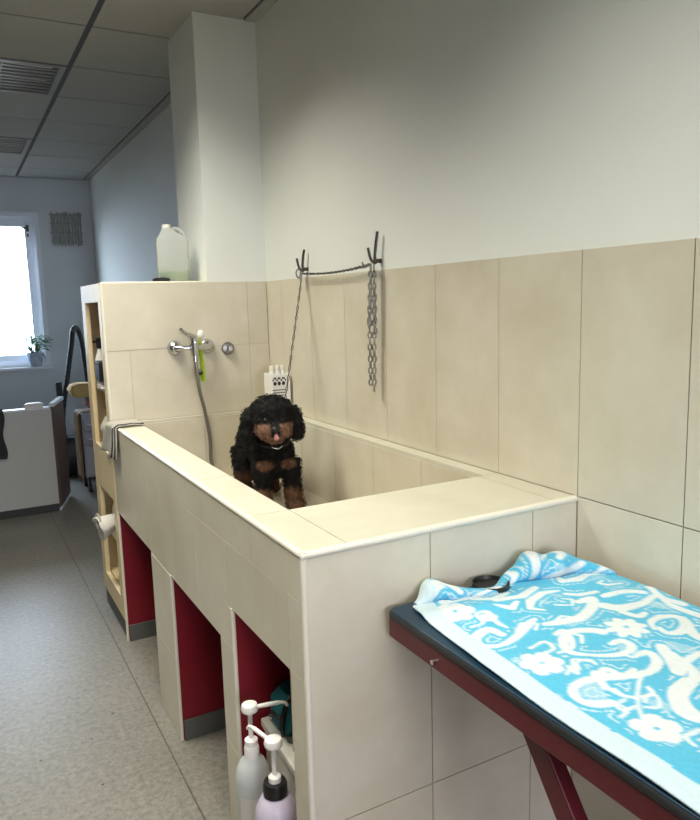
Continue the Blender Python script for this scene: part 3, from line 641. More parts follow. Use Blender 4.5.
def towel():
    NU, NV, NR = 150, 250, 34
    bm = nb(); col = bm.verts.layers.float_color.new('Col')
    def rad(x):      # radius of the bunched roll at the far end
        r = .006
        for c, w, h in ((-.455, .045, .013), (-.2, .05, .017), (-.13, .05, .015), (-.05, .04, .008)): r += h*math.exp(-((x-c)/w)**2)
        u0 = (x+.512)/.474; return r*(.25+.75*min(1, max(0, u0)/.07))*(.35+.65*min(1, max(0, 1-u0)/.08))
    def yc(x): # where the roll lies
        v = -.052-.02*math.exp(-((x+.33)/.06)**2)-.008*sin(x*31)
        if x > -.14: v -= .13*((x+.14)/.12)**1.4
        if x < -.44: v += .012
        return v
    rows = []
    smax = .16
    for j in range(NV+NR+1):
        row = []
        for i in range(NU+1):
            u = i/NU
            if j <= NR:
                x = -.512+(.512-.038)*u; r = rad(x); c = yc(x); ph = R(-55)+R(285)*j/NR
                sg = 1+.12*sin(x*70+j*.2)+.1*noise.noise(Vector((x*25, j*.12, 2)))
                y = c+r*sg*1.5*cos(ph); z = TZ+r*sg*(.93+sin(ph))+.002
                s = c-r+.0+(NR-j)/NR*.13
            else:
                t = (j-NR)/NV
                xa = -.512; y0 = yc(-.512+(.474)*u)+1.5*rad(-.512+.474*u)*cos(R(230)); yy = y0+(-1.15-y0)*t
                x = fr_edge(yy)+(-.036-fr_edge(yy))*u; r = rad(x)
                z = TZ+.0035+.0025*noise.noise(Vector((x*9, yy*7, 0)))+.0016*sin(x*22+yy*17)+.006*math.exp(-((yy+.17+.35*(x+.3))/.018)**2)*max(0, noise.noise(Vector((x*5, 1, 1)))+.4)
                z = max(z, TZ+.0022)
                if x < TX0+.004: z -= (TX0+.004-x)*1.3
                y = yy; s = yy
            v = bm.verts.new((x, y, z)); v[col] = pattern(x, s); row.append(v)
        rows.append(row)
    for a, b in zip(rows, rows[1:]):
        for i in range(NU): bm.faces.new((a[i], a[i+1], b[i+1], b[i]))
    o = obj('towel', bm, M['towel'], None, smooth=True, auto=False)
    sd = o.modifiers.new('solid', 'SOLIDIFY'); sd.thickness = .0035; sd.offset = 1
    tag(o, 'turquoise and white floral terry towel spread over the grooming table', 'towel')
towel()
# ------------------------------------------------------------------ things in the open niche
def pump_bottle(x, y, rb, hb, hp, m, label, cap, ang, big):
    e = empty('pump_bottle', (x, y, .0), label, 'bottle', 'pump bottles in the nearest niche')
    bm = nb(); lathe(bm, [(0, 0), (rb*.94, 0), (rb, .006), (rb, hb-.06), (rb*.93, hb-.035), (rb*.7, hb-.012), (rb*.42, hb), (rb*.4, hb+.008), (0, hb+.008)], 32); body = obj('bottle_body', bm, m, e, smooth=True)
    bm = nb(); r2 = rb+.0008
    A = R(200) ; n = 14
    vs = [[bm.verts.new((r2*cos(A+R(95)*k/n), r2*sin(A+R(95)*k/n), z)) for k in range(n+1)] for z in (.06, hb-.09)]
    for k in range(n): bm.faces.new((vs[0][k], vs[0][k+1], vs[1][k+1], vs[1][k]))
    obj('label', bm, M['flowerprint'] if big else M['label'], e, smooth=True)
    rc = .019 if not big else .029
    bm = nb(); lathe(bm, [(rc, hb-.002), (rc, hb+.022), (rc*.9, hb+.03), (0, hb+.03)], 28); obj('screw_collar', bm, cap, e, smooth=True)
    if big:
        bm = nb(); lathe(bm, [(.015, hb+.03), (.015, hb+.042), (.011, hb+.046), (0, hb+.046)], 20); obj('pump_base', bm, M['whiteplastic'], e, smooth=True)
    else:
        bm = nb(); lathe(bm, [(.0165, hb+.03), (.0165, hb+.045), (.009, hb+.05), (0, hb+.05)], 20); obj('pump_base', bm, M['whiteplastic'], e, smooth=True)
    bm = nb(); tube(bm, [(0, 0, hb+.04), (0, 0, hp-.02)], .006, 12); obj('pump_stem', bm, M['whiteplastic'], e, smooth=True)
    bm = nb(); lathe(bm, [(0, hp-.026), (.012, hp-.026), (.0205, hp-.02), (.022, hp-.012), (.019, hp-.003), (.01, hp), (0, hp)], 24); hd = obj('pump_head', bm, M['whiteplastic'], e, smooth=True)
    d = Vector((cos(ang), sin(ang), 0)); bm = nb(); P = [d*.015+Vector((0, 0, hp-.012)), d*.07+Vector((0, 0, hp-.006)), d*.088+Vector((0, 0, hp-.008)), d*.094+Vector((0, 0, hp-.016))]
    tube(bm, smooth_path(P, 4), [.0055]*5+[.004]*8, 10); obj('spout', bm, M['whiteplastic'], hd, smooth=True)
pump_bottle(-.757, .345, .044, .365, .508, M['milky'], 'pump bottle with white collar in nearest niche, the farther of two', M['whiteplastic'], R(-22), False)
pump_bottle(-.754, .203, .051, .352, .492, M['lilac'], 'lilac pump bottle with black collar in nearest niche', M['black'], R(108), True)
cr = empty('storage_crate', (-.5, .25, 0), 'off white slotted plastic crate behind the pump bottles', 'crate')
def kobj(name, bm, m, **k): return obj(name, loc(cr, bm), m, cr, **k)
bm = nb(); CX0, CX1, CY0, CY1 = -.688, -.3, .097, .43; CZ = .362
box(bm, CX0, CX0+.006, CY0, CY1, 0, CZ); box(bm, CX1-.006, CX1, CY0, CY1, 0, CZ); box(bm, CX0, CX1, CY0, CY0+.006, 0, CZ); box(bm, CX0, CX1, CY1-.006, CY1, 0, CZ); box(bm, CX0, CX1, CY0, CY1, 0, .006)
TILT = lambda bm: [setattr(v.co, 'z', v.co.z+(.1*(v.co.y-.26))) for v in bm.verts if v.co.z > .2]; TILT(bm); kobj('crate_wall', bm, M['crate'])
bm = nb(); box(bm, CX0-.008, CX1+.008, CY0-.005, CY1+.008, CZ-.004, CZ+.02); TILT(bm); kobj('crate_lid', bm, M['crate'], bevel=.005)
for k in range(8):
    yy = CY0+.03+k*.038; bm = nb(); tube(bm, [(CX0+.03, yy, CZ+.0195), (CX0+.03, yy, CZ+.0215)], .013, 16); TILT(bm); kobj('lid_slot', bm, M['greyskirt'])
tl = empty('toiletry_bag', (-.598, .37, CZ+.033), 'teal cloth bag with dark piping on crate in nearest niche', 'bag')
bm = nb(); loft(bm, [sec(.075, .045, .03, 0), sec(.085, .054, .035, .025), sec(.083, .052, .035, .08), sec(.06, .04, .03, .105)]); obj('bag_body', bm, M['teal'], tl, smooth=True)
bm = nb(); tube(bm, smooth_path([(-.08, -.045, .008), (-.084, -.05, .05), (-.06, -.042, .098), (0, -.038, .108), (.06, -.042, .098), (.083, -.05, .05), (.078, -.046, .008)], 6), .006, 8); tube(bm, smooth_path([(-.08, .04, .02), (-.087, .0, .05), (-.082, -.045, .05)], 6), .005, 8)
obj('piping', bm, M['black'], tl, smooth=True)

# ------------------------------------------------------------------ cloth on the bath corner, roll and shelf contents
def grey_towel():
    bm = nb()
    def f(u, v):
        # u: along y from the cabinet, v: across the rim then down the outside
        y = 1.942-.165*u+.012*sin(v*6)*u; D = .105; s = v*.235
        if s < D: x = -.648-s*1.0; z = RIM+.0045
        else:
            a = (s-D); y += 1.0*a*(1-u); x = -W-.01-.006*sin(u*9+1.0)-.02*a*4; z = RIM+.003-a
        z += .003*noise.noise(Vector((u*6, v*7, 4)))+.0035*max(0, sin(u*13+v*3))
        return (x, y, max(z, RIM+.003) if s < D else z)
    grid_mesh(bm, 26, 36, f); o = obj('hand_towel', bm, M['greycloth'], None, smooth=True, auto=False)
    s = o.modifiers.new('solid', 'SOLIDIFY'); s.thickness = .004; s.offset = 1
    bm = nb()
    for k, uu in enumerate((.86, .97)):
        P = []
        for i in range(37):
            p = Vector(f(uu, i/36)); s_ = i/36*.225; p += Vector((0, 0, .006)) if s_ < .105 else Vector((-.006, 0, 0)); P.append(p)
        tube(bm, P, .0032, 6)
    obj('dark_border', bm, M['darkcloth'], o, smooth=True)
    tag(o, 'grey towel with dark stripes draped over the bath rim corner', 'towel')
grey_towel()
rl = empty('cloth_roll', (-W+.012, 2.12, .465), 'white rolled cloth sticking out of lower shelf opening', 'roll', rz=R(8))
bm = nb(); T = Matrix.Rotation(R(-90), 4, 'Y')
lathe(bm, [(0, -.05), (.03, -.05), (.034, -.03), (.04, .01), (.05, .05), (.058, .07), (.05, .074), (.03, .06), (0, .055)], 28, Matrix.Translation((0, 0, .045)) @ Matrix.Rotation(R(-14), 4, 'Y') @ T)
for v in bm.verts: v.co += Vector((v.co.x, v.co.y, v.co.z-.045)).normalized()*.012*noise.noise(v.co*26)
obj('cloth_body', bm, M['greycloth2'], rl, smooth=True, auto=False)
bm = nb(); P = [(-.072-.01*(1-t/16)*.0, .04*cos(t)*(1-t/26), .06+.04*sin(t)*(1-t/26)) for t in [i*.4 for i in range(36)]]; tube(bm, P, .004, 6); obj('rolled_edge', bm, M['greycloth'], rl, smooth=True)
# upper opening
def small(name, loc_, label, cat): return empty(name, loc_, label, cat)
bx1 = small('black_box', (-.722, 2.17, 1.1665), 'small black box on folded white cloths in the upper cabinet opening', 'box')
bm = nb(); box(bm, -.035, .03, -.055, .05, .0, .085); obj('box_body', bm, M['black'], bx1, bevel=.004)
bm = nb(); box(bm, -.036, .031, -.056, .051, .07, .09); obj('box_lid', bm, M['blackrub'], bx1, bevel=.004)
wt = small('spray_bottle', (-.722, 2.265, 1.13), 'white bottle with dark top beside the small black box', 'bottle')
bm = nb(); lathe(bm, [(0, 0), (.022, 0), (.024, .01), (.024, .13), (.012, .165), (.011, .18), (0, .18)], 20); obj('bottle_body', bm, M['whiteplastic'], wt, smooth=True)
bm = nb(); lathe(bm, [(.014, .18), (.014, .225), (.008, .23), (0, .23)], 16); tube(bm, [(0, 0, .21), (-.03, -.004, .213)], .006, 8); obj('spray_head', bm, M['black'], wt, smooth=True)
ts = small('tissue_stack', (-.722, 2.17, 1.13), 'white folded cloths stacked under the small black box', 'cloths')
bm = nb()
for k in range(3): box(bm, -.03, .025, -.045+.004*k, .04-.003*k, .012*k, .012*k+.011)
obj('folded_cloth', bm, M['paper'], ts, bevel=.004)
gb = small('cloth_bag', (-.712, 2.12, .845), 'crumpled grey cloth bag in upper cabinet opening by towel', 'bag')
bm = nb(); ell(bm, (0, 0, .09), (.055, .06, .09), 24)
for v in bm.verts: v.co += Vector((v.co.x, v.co.y, v.co.z-.09)).normalized()*.016*noise.noise(v.co*22); v.co.z = max(0, v.co.z)
obj('bag_body', bm, M['greycloth'], gb, smooth=True, auto=False)
bm = nb(); ell(bm, (0, .0, .19), (.03, .035, .03), 16)
for v in bm.verts: v.co += Vector((v.co.x, v.co.y, v.co.z-.19)).normalized()*.01*noise.noise(v.co*35)
obj('bag_knot', bm, M['darkcloth'], gb, smooth=True, auto=False)
cb = small('lotion_tube', (-.725, 2.2, .845), 'little amber and white tube on upper opening floor beside grey bag', 'tube')
bm = nb(); lathe(bm, [(0, .02), (.013, .02), (.014, .07), (.01, .1), (0, .1)], 14); obj('tube_body', bm, M['whiteplastic'], cb, smooth=True)
bm = nb(); lathe(bm, [(0, 0), (.013, 0), (.013, .021), (0, .021)], 14); obj('tube_cap', bm, M['yellowcloth'], cb, smooth=True)
pk = small('paper_packet', (-.70, 2.2, .42), 'pale paper packet standing behind the rolled cloth', 'packet')
bm = nb(); loft(bm, [sec(.03, .06, .012, 0), sec(.032, .062, .012, .05), sec(.024, .055, .01, .13), sec(.006, .05, .004, .17)]); obj('packet_body', bm, M['label'], pk, smooth=True)

# ------------------------------------------------------------------ far end of the room
ct = empty('counter', (-1.4, 4.42, 0), 'white counter panel with dark kickplate in front of window wall', 'counter')
def ctobj(name, bm, m, **k): return obj(name, loc(ct, bm), m, ct, **k)
bm = nb(); box(bm, -2.6, -.735, 4.4, 4.43, .06, .775); ctobj('front_panel', bm, M['counter'])
bm = nb(); box(bm, -2.6, -.735, 4.405, 4.43, 0, .06); ctobj('kickplate', bm, M['kick'])
bm = nb(); box(bm, -2.6, -.74, 4.388, 4.46, .775, .79); ctobj('counter_top', bm, M['pvc'], bevel=.003)
Td = Matrix.Translation((-.73, 4.41, 0)) @ Matrix.Rotation(R(74), 4, 'Z')
bm = nb(); box(bm, 0, .44, -.012, .012, .03, .79, 0, Td); ctobj('side_board', bm, M['brown'])
bm = nb(); box(bm, 0, .44, -.018, .018, .79, .815, 0, Td); ctobj('board_cap', bm, M['pvc'])
bx2 = empty('note_box', (-.85, 4.44, .79), 'small white paper box on the counter end', 'box')
bm = nb(); box(bm, -.06, .065, -.03, .02, 0, .03); obj('box_body', bm, M['paper'], bx2, bevel=.002)
bm = nb(); box(bm, -.05, .05, -.022, .014, .03, .036); obj('paper_slips', bm, M['pvc'], bx2)
bm = nb()
def dk(u, v):
    x = -1.32+.26*u; z = .808-.36*v if v > .06 else .794+.012*sin(v*26)
    return (x+.01*sin(v*9), (4.374+.007*sin(u*15+v*3)) if v > .06 else 4.374+(.06-v)*1.5, z)
grid_mesh(bm, 24, 24, dk); o = obj('dark_cloth', bm, M['darkcloth'], None, smooth=True, auto=False); o.modifiers.new('solid', 'SOLIDIFY').thickness = .006
tag(o, 'charcoal cloth hanging over the white counter at left edge', 'cloth')
# window-sill plant
pl_ = empty('potted_plant', (-.63, 6.395, WIN[2]), 'leafy green plant in a glazed pot on the window sill', 'plant')
bm = nb(); lathe(bm, [(0, 0), (.05, 0), (.06, .01), (.078, .12), (.08, .135), (.072, .135), (.068, .115), (0, .115)], 24); obj('pot', bm, M['pot'], pl_, smooth=True)
bm = nb(); lathe(bm, [(0, .116), (.068, .116), (.05, .122), (0, .124)], 20); obj('soil', bm, M['soil'], pl_, smooth=True)
bm = nb(); rnd = random.Random(3)
def leaf(bm, base, d, ln, w, droop):
    d = Vector(d).normalized(); sd = d.cross(Vector((0, 0, 1)))
    sd = sd.normalized() if sd.length > .05 else Vector((1, 0, 0)); rows = []
    for k in range(6):
        t = k/5; p = Vector(base)+d*ln*t+Vector((0, 0, -droop*t*t)); ww = w*sin(pi*min(.97, .12+.85*t))
        rows.append((bm.verts.new(p-sd*ww), bm.verts.new(p+Vector((0, 0, ww*.35))), bm.verts.new(p+sd*ww)))
    for A, B in zip(rows, rows[1:]): bm.faces.new((A[0], A[1], B[1], B[0])); bm.faces.new((A[1], A[2], B[2], B[1]))
stems = nb()
for k in range(60):
    a = rnd.uniform(0, 2*pi); el = rnd.uniform(.15, 1.4); h0 = rnd.uniform(.13, .22)
    b = Vector((.03*cos(a), .03*sin(a), .13)); c = Vector((cos(a)*.11*cos(el), sin(a)*.035*cos(el)-.02, .13+rnd.uniform(.02, .16)))
    tube(stems, [b, (b+c)/2+Vector((0, 0, .02)), c], .0022, 5)
    leaf(bm, c, (cos(a), sin(a)*.35-.12, rnd.uniform(-.3, .7)), rnd.uniform(.06, .12), rnd.uniform(.009, .017), rnd.uniform(.01, .05))
P = smooth_path([(-.02, 0, .13), (-.05, -.01, .24), (-.1, -.01, .31), (-.13, 0, .38)], 4); tube(stems, P, .0022, 5)
for k, p in enumerate(P[3:]): leaf(bm, p, (cos(k*2.2), .2, .4), .04, .008, .01)
f_ = obj('leaves', bm, M['leaf'], pl_, smooth=True, auto=False); f_.modifiers.new('solid', 'SOLIDIFY').thickness = .001
obj('stems', stems, M['leaf'], pl_, smooth=True)
# willow wall panel
wv = empty('wicker_panel', (-.24, YF, 2.275), 'square grey willow twig panel hanging right of the window', 'wall decoration')
bm = nb(); rnd = random.Random(5)
for k in range(26):
    x = -.135+.27*k/25; tube(bm, smooth_path([(x+rnd.uniform(-.006, .006), -.012, -.155+rnd.uniform(-.015, .01)), (x+rnd.uniform(-.006, .006), -.016, -.05), (x+rnd.uniform(-.006, .006), -.013, .06), (x+rnd.uniform(-.006, .006), -.014, .15+rnd.uniform(-.02, .015))], 4), .0052, 6)
obj('upright_reeds', bm, M['reed'], wv, smooth=True)
bm = nb()
for z in (-.12, -.04, .05, .135): tube(bm, [(-.15+.02*k, -.012-.009*(-1)**k, z+rnd.uniform(-.004, .004)) for k in range(16)], .005, 6)
obj('cross_reeds', bm, M['reed'], wv, smooth=True)
# vacuum hose on its stand
vh = empty('vacuum_cleaner', (-.42, 5.6, 0), 'black vacuum cleaner with a looped hose standing beyond the cabinet', 'vacuum cleaner')
def vobj(name, bm, m, **k): return obj(name, loc(vh, bm), m, vh, **k)
bm = nb(); P = smooth_path([(-.54, 5.6, .3), (-.51, 5.6, .6), (-.45, 5.6, .9), (-.395, 5.6, 1.18), (-.372, 5.6, 1.31), (-.34, 5.6, 1.325), (-.312, 5.6, 1.24), (-.29, 5.6, 1.0), (-.275, 5.6, .75), (-.27, 5.6, .4)], 14)
tube(bm, P, [.021 if i % 2 else .024 for i in range(len(P))], 12); vobj('hose', bm, M['blackrub'], smooth=True, auto=False)
bm = nb(); tube(bm, [(-.53, 5.55, .25), (-.535, 5.55, .86)], .026, 14); vobj('wand', bm, M['blackrub'], smooth=True)
bm = nb(); loft(bm, [[(x-.42, y+5.6, z) for x, y in rrect(w, w*.9, .08)] for z, w in ((.03, .15), (.05, .17), (.3, .17), (.36, .12))]); vobj('motor_body', bm, M['black'], smooth=True)
for a in range(4):
    bm = nb(); ell(bm, (-.42+.12*cos(a*pi/2+.7), 5.6+.11*sin(a*pi/2+.7), .022), (.022, .022, .022), 12); vobj('castor', bm, M['blackrub'], smooth=True)
bm = nb(); tube(bm, [(-.376, 5.6, 1.30), (-.352, 5.6, 1.332), (-.332, 5.6, 1.315)], .026, 12); vobj('hose_joint', bm, M['greyskirt'], smooth=True)
# drawer trolley, cloths
dt = empty('drawer_trolley', (-.33, 4.98, 0), 'lilac grey drawer trolley with two bright handles behind the cabinet', 'trolley')
def dobj(name, bm, m, **k): return obj(name, loc(dt, bm), m, dt, **k)
bm = nb(); box(bm, -.47, -.18, 4.82, 5.14, .13, .66); dobj('trolley_body', bm, M['drawer'], bevel=.006)
for z0, z1 in ((.15, .38), (.4, .5), (.52, .62)):
    bm = nb(); box(bm, -.46, -.19, 4.806, 4.82, z0, z1); d = dobj('drawer', bm, M['drawer'], bevel=.004)
    if z1 > .45:
        bm = nb(); zz = (z0+z1)/2-.0; tube(bm, [(-.43, 4.806, zz), (-.43, 4.782, zz), (-.34, 4.782, zz), (-.34, 4.806, zz)], .009, 8); h = obj('drawer_handle', loc(dt, bm), M['pvc'], d, smooth=True)
for sx in (-.44, -.21):
    for sy in (4.86, 5.1):
        bm = nb(); tube(bm, [(sx-.012, sy, .035), (sx+.012, sy, .035)], .035, 14); tube(bm, [(sx, sy, .04), (sx, sy, .13)], .008, 8); dobj('castor', bm, M['blackrub'], smooth=True)
bm = nb()
def tn(u, v): 
    if v < .12: return (-.485+.22*(.12-v)/.12*.9, 4.86+.22*u, .668+.004*sin(u*12))
    return (-.485-.012*sin(u*10)-.01*(v), 4.84+.24*u+.02*sin(v*5), .66-.54*(v-.12)/.88)
grid_mesh(bm, 24, 30, tn); o = obj('hanging_cloth', bm, M['tan'], None, smooth=True, auto=False); o.modifiers.new('solid', 'SOLIDIFY').thickness = .012
tag(o, 'tan cloth hanging down the left side of the drawer trolley', 'cloth')
yt = empty('folded_towel', (-.385, 4.98, .727), 'straw yellow towel bundled on top of the drawer trolley', 'towel')
bm = nb(); T = Matrix.Rotation(R(90), 4, 'Y')
for k, (yy, zz, r) in enumerate(((0, .13, .055),)): 
    loft(bm, [[(x, y, z) for x, y in rrect(w, .1, .04)] for z, w in ((.06, .10), (.075, .13), (.12, .145), (.155, .13), (.165, .1))])
for v in bm.verts: v.co += Vector((v.co.x, v.co.y, v.co.z-.1)).normalized()*.012*noise.noise(v.co*14)
obj('towel_fold', bm, M['yellowcloth'], yt, smooth=True)
pc = empty('pink_towel', (-.3, 4.98, .672), 'pink towel crumpled beneath the straw yellow towel', 'towel')
bm = nb(); ell(bm, (0, 0, .058), (.12, .1, .058), 24)
for v in bm.verts: v.co += Vector((v.co.x, v.co.y, 0)).normalized()*.014*noise.noise(v.co*25)
obj('towel_fold', bm, M['pinkcloth'], pc, smooth=True, auto=False)
# ------------------------------------------------------------------ the dog
def dog():
    D = empty('dog', (-.25, 1.372, .70), 'small curly black dog with tan muzzle and legs standing in the bath', 'dog', rz=R(-9)); D.scale = (.96, .96, .96)
    HY = R(-8)
    HC = Vector((-.03, -.165, .382)); HR = Matrix.Rotation(HY, 3, 'Z')
    def hp(x, y, z): return HC+HR @ Vector((x, y, z))
    bm = nb()
    def e(c, r): ell(bm, c, r, 18)
    def limb(pts, rads): tube(bm, smooth_path(pts, 6), [rads[0]+(rads[-1]-rads[0])*0]*0 or [rads[min(int(i/6), len(rads)-1)]*(1-(i/6) % 1)+rads[min(int(i/6)+1, len(rads)-1)]*((i/6) % 1) for i in range((len(pts)-1)*6+1)], 14)
    e((-.01, -.07, .225), (.082, .088, .095)); e((-.012, .05, .243), (.086, .16, .086)); e((-.02, .16, .24), (.088, .088, .09))
    e((-.02, -.11, .3), (.07, .07, .08))
    for s in (-1, 1):
        limb([(s*.056-.004, -.1, .2), (s*.059-.002, -.108, .11), (s*.062, -.112, .05), (s*.063, -.118, .018)], [.042, .032, .033, .032])
        e((s*.063, -.132, .02), (.032, .042, .021))
        limb([(s*.052-.02, .17, .21), (s*.062-.02, .145, .13), (s*.06-.02, .2, .075), (s*.06-.02, .19, .02)], [.062, .048, .031, .031])
        e((s*.06-.02, .175, .02), (.032, .042, .02))
    e((-.02, .25, .31), (.03, .035, .045))
    # head: skull, muzzle, ears, top knot
    def eh(c, r):
        bm2 = len(bm.verts); vs = bmesh.ops.create_uvsphere(bm, u_segments=18, v_segments=12, radius=1)['verts']
        for v in vs: v.co = hp(c[0]+v.co.x*r[0], c[1]+v.co.y*r[1], c[2]+v.co.z*r[2])
    eh((0, 0, 0), (.085, .082, .078)); eh((0, -.006, .035), (.078, .074, .056))
    eh((0, -.075, -.035), (.05, .052, .037)); eh((-.03, -.062, -.036), (.032, .04, .032)); eh((.03, -.062, -.036), (.032, .04, .032)); eh((0, -.072, -.06), (.036, .04, .022))
    for s in (-1, 1):
        eh((s*.088, .006, -.0), (.026, .04, .045)); eh((s*.096, .004, -.045), (.027, .04, .042))
    me = bpy.data.meshes.new('dogtmp'); bmesh.ops.recalc_face_normals(bm, faces=bm.faces[:]); bm.to_mesh(me); bm.free()
    t = bpy.data.objects.new('dogtmp', me); C.objects.link(t)
    r = t.modifiers.new('r', 'REMESH'); r.mode = 'VOXEL'; r.voxel_size = .0052
    s = t.modifiers.new('s', 'SMOOTH'); s.factor = .5; s.iterations = 6
    dg = bpy.context.evaluated_depsgraph_get(); me2 = bpy.data.meshes.new_from_object(t.evaluated_get(dg)); bpy.data.objects.remove(t)
    me2.name = 'body'
    BLK = (.0075, .007, .0065); TAN = srgb(134, 104, 84)[:3]; TAN2 = srgb(98, 70, 54)[:3]
    def lerp(a, b, t): t = max(0, min(1, t)); return tuple(x+(y-x)*t for x, y in zip(a, b))
    HI = HR.inverted()
    def colour(p):
        n = noise.noise(p*30)*.5+.25*noise.noise(p*80); k = .55+.9*(noise.noise(p*45)*.5+.5)
        base = tuple(c*k for c in BLK); q = HI @ (p-HC)
        c = base
        if q.length < .17 and p.z > .28 and abs(q.x) < .075:      # muzzle: two tan cheeks, dark bridge
            a = abs(q.x)
            m = min((-.035-q.y)/.012, (-.002-q.z-.25*max(0, .018-a))/.008, (q.z+.088)/.01, (a-.014-.05*max(0, q.z+.03))/.008 if q.z > -.05 else 1)
            c = lerp(c, lerp(TAN, TAN2, n+.5), m+n*.6)
        fl = p.y < .02
        if p.z < .2 and fl:
            m = (.105-p.z)/.03; c = lerp(c, lerp(TAN2, TAN, n+.4), m+n)
            if p.z < .012 and p.x > 0: c = lerp(c, BLK, .8)
        if p.z < .17 and not fl:
            m = (.13-p.z)/.04; c = lerp(c, TAN2, m+n)
        for sx in (-1, 1):         # chest patches
            d = Vector(((p.x-(-.012+sx*.047))/.036, (p.z-.192-.1*abs(p.x+.012)*0)/.024)).length
            if p.y < -.08: c = lerp(c, lerp(TAN2, TAN, n+.3), (1.05-d)/.3+n*.5)
        return (*c, 1)
    nv = len(me2.vertices)
    for v in me2.vertices:
        p = v.co; nn = v.normal
        d = .007*noise.noise(p*42)+.0045*noise.noise(p*95)+.003
        v.co = p+nn*d
        v.co.z = max(v.co.z, .0)
    ca = me2.color_attributes.new('Col', 'FLOAT_COLOR', 'POINT')
    for i, v in enumerate(me2.vertices): ca.data[i].color = colour(v.co)
    me2.materials.clear(); me2.materials.append(M['fur'])
    for p in me2.polygons: p.use_smooth = True
    body = bpy.data.objects.new('body', me2); C.objects.link(body); body.parent = D
    # curls
    bm = nb(); cl = bm.verts.layers.float_color.new('Col'); rnd = random.Random(11)
    polys = list(me2.polygons); picks = rnd.sample(range(len(polys)), min(6500, len(polys)))
    for k in picks:
        pg = polys[k]; p = pg.center.copy(); nrm = pg.normal.copy(); q = HI @ (p-HC)
        face = q.length < .14 and q.y < -.05 and abs(q.x) < .06
        ln = rnd.uniform(.008, .015)*(.55 if face else 1); 
        if p.z < .01: continue
        a, b = frame_axes(nrm); ang = rnd.uniform(0, 2*pi); tg = (a*cos(ang)+b*sin(ang)+Vector((0, 0, -.8))).normalized(); tg = (tg-nrm*tg.dot(nrm)).normalized(); sd = nrm.cross(tg)
        col = colour(p); kk = rnd.uniform(.75, 1.35); col = (col[0]*kk, col[1]*kk, col[2]*kk, 1)
        rw = rnd.uniform(.0016, .0028); rings = []
        for i in range(5):
            t = i/4; th = t*3.6
            c = p+nrm*(ln*.62*sin(min(th, 2.6))*1.0-.001)+tg*(ln*.55*(1-cos(th))+ln*.25*t)+sd*(.002*sin(th*1.7+k))
            r_ = rw*(1-.75*t); rings.append([bm.verts.new(c+(sd*cos(2*pi*j/3)+nrm*sin(2*pi*j/3))*r_) for j in range(3)])
        for A, B in zip(rings, rings[1:]):
            for j in range(3): bm.faces.new((A[j], A[(j+1) % 3], B[(j+1) % 3], B[j]))
        for rg in rings:
            for v in rg: v[cl] = col
    o = obj('coat', bm, M['fur'], body, smooth=True, auto=False)
    for s in (-1, 1):
        bm = nb(); c = hp(s*.03, -.074, .008); ell(bm, c, (.0095, .0075, .0095), 14); obj('eye', bm, M['eye'], body, smooth=True)
    bm = nb(); c = hp(0, -.127, -.02); ell(bm, c, (.0165, .012, .012), 16); obj('nose', bm, M['nose'], body, smooth=True)
    bm = nb(); c = hp(.003, -.122, -.052); ell(bm, c, (.0105, .01, .011), 16); c = hp(.003, -.112, -.042); ell(bm, c, (.014, .014, .01), 14); obj('tongue', bm, M['tongue'], body, smooth=True)
    bm = nb(); T = Matrix.Rotation(R(24), 3, 'X'); cc = Vector((-.02, -.115, .3))
    tube(bm, [cc+T @ Vector((.068*cos(2*pi*i/32), .069*sin(2*pi*i/32), 0)) for i in range(32)], .006, 8, closed=True); col = obj('collar', bm, M['black'], D, smooth=True)
    bm = nb(); c = Vector((-.022, -.2, .276))
    tube(bm, smooth_path([c+Vector((-.02, .004, .004)), c+Vector((-.008, -.002, -.002)), c+Vector((.004, -.002, -.006)), c+Vector((.02, .002, .002))], 4), .0026, 6); obj('collar_tag', bm, M['chrome'], col, smooth=True)
dog()

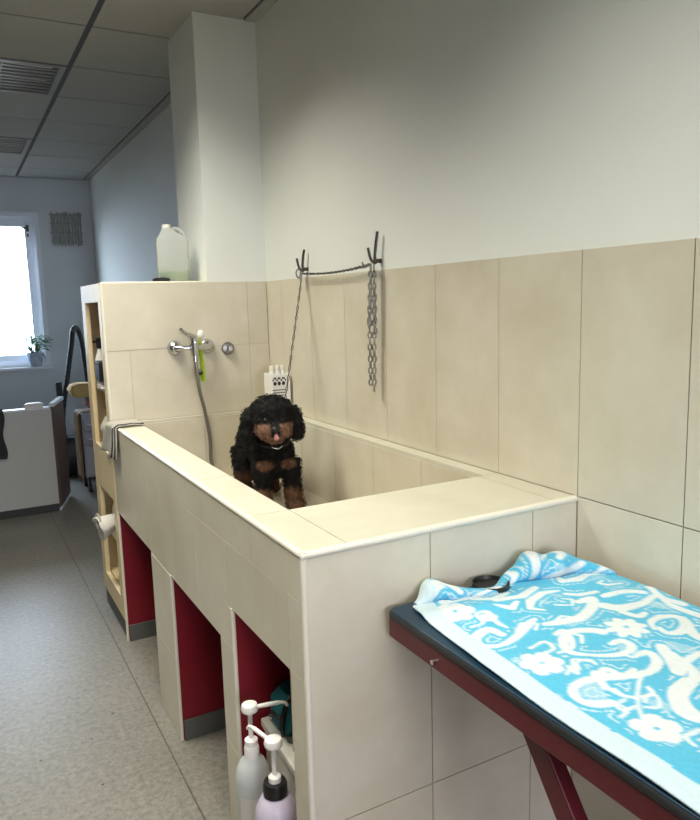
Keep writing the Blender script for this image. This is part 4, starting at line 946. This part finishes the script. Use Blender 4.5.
# ------------------------------------------------------------------ daylight
def portal(name, loc_, rot, sx, sy):
    l = bpy.data.lights.new(name, 'AREA'); l.shape = 'RECTANGLE'; l.size = sx; l.size_y = sy; l.cycles.is_portal = True
    o = bpy.data.objects.new(name, l); C.objects.link(o); o.location = loc_; o.rotation_euler = rot
wd = bpy.data.worlds.new('sky'); SC.world = wd; wd.use_nodes = True; nt = wd.node_tree; N = nt.nodes; Lk = nt.links
bg = N['Background']; tcd = N.new('ShaderNodeTexCoord'); sp = N.new('ShaderNodeSeparateXYZ'); Lk.new(tcd.outputs['Generated'], sp.inputs[0])
el = N.new('ShaderNodeMapRange'); el.inputs['From Min'].default_value = -.22; el.inputs['From Max'].default_value = -.02; Lk.new(sp.outputs['Z'], el.inputs['Value'])
side = N.new('ShaderNodeMapRange'); side.inputs['From Min'].default_value = -.4; side.inputs['From Max'].default_value = .5; Lk.new(sp.outputs['Y'], side.inputs['Value'])
cm = N.new('ShaderNodeMix'); cm.data_type = 'RGBA'; cm.inputs[6].default_value = SKY_BACK; cm.inputs[7].default_value = SKY_FAR
Lk.new(side.outputs[0], cm.inputs[0])
gm = N.new('ShaderNodeMix'); gm.data_type = 'RGBA'; gm.inputs[6].default_value = GROUND; Lk.new(el.outputs[0], gm.inputs[0]); Lk.new(cm.outputs[2], gm.inputs[7])
Lk.new(gm.outputs[2], bg.inputs['Color']); bg.inputs['Strength'].default_value = SKY
for hh in BW: portal('window_daylight', ((hh[0]+hh[1])/2, YB-.2, (hh[2]+hh[3])/2), (R(90), 0, 0), hh[1]-hh[0], hh[3]-hh[2])
portal('window_daylight', ((WIN[0]+WIN[1])/2, YF+.2, (WIN[2]+WIN[3])/2), (R(90), 0, R(180)), WIN[1]-WIN[0], WIN[3]-WIN[2])

# ------------------------------------------------------------------ camera
cd = bpy.data.cameras.new('camera'); co = bpy.data.objects.new('camera', cd); C.objects.link(co)
cd.sensor_fit = 'HORIZONTAL'; cd.sensor_width = 36; cd.lens = 718.67/700*36; cd.clip_start = .02
r_ = Vector((.87505469, -.48325826, -.02721676)); u_ = Vector((.09524334, .11678475, .9885798)); f_ = Vector((.47456085, .86765361, -.14822017))
co.matrix_world = Matrix(((r_.x, u_.x, -f_.x, -1.31937), (r_.y, u_.y, -f_.y, -1.24929), (r_.z, u_.z, -f_.z, 1.49099), (0, 0, 0, 1)))
SC.camera = co
vs = SC.view_settings; vs.view_transform = 'Standard'; vs.look = 'None'; vs.gamma = 1; vs.use_curve_mapping = False; vs.exposure = EXPO
cy = SC.cycles; cy.max_bounces = 10; cy.diffuse_bounces = 6; cy.transparent_max_bounces = 12; cy.caustics_reflective = False; cy.caustics_refractive = False; cy.use_denoising = True; cy.sample_clamp_indirect = 6
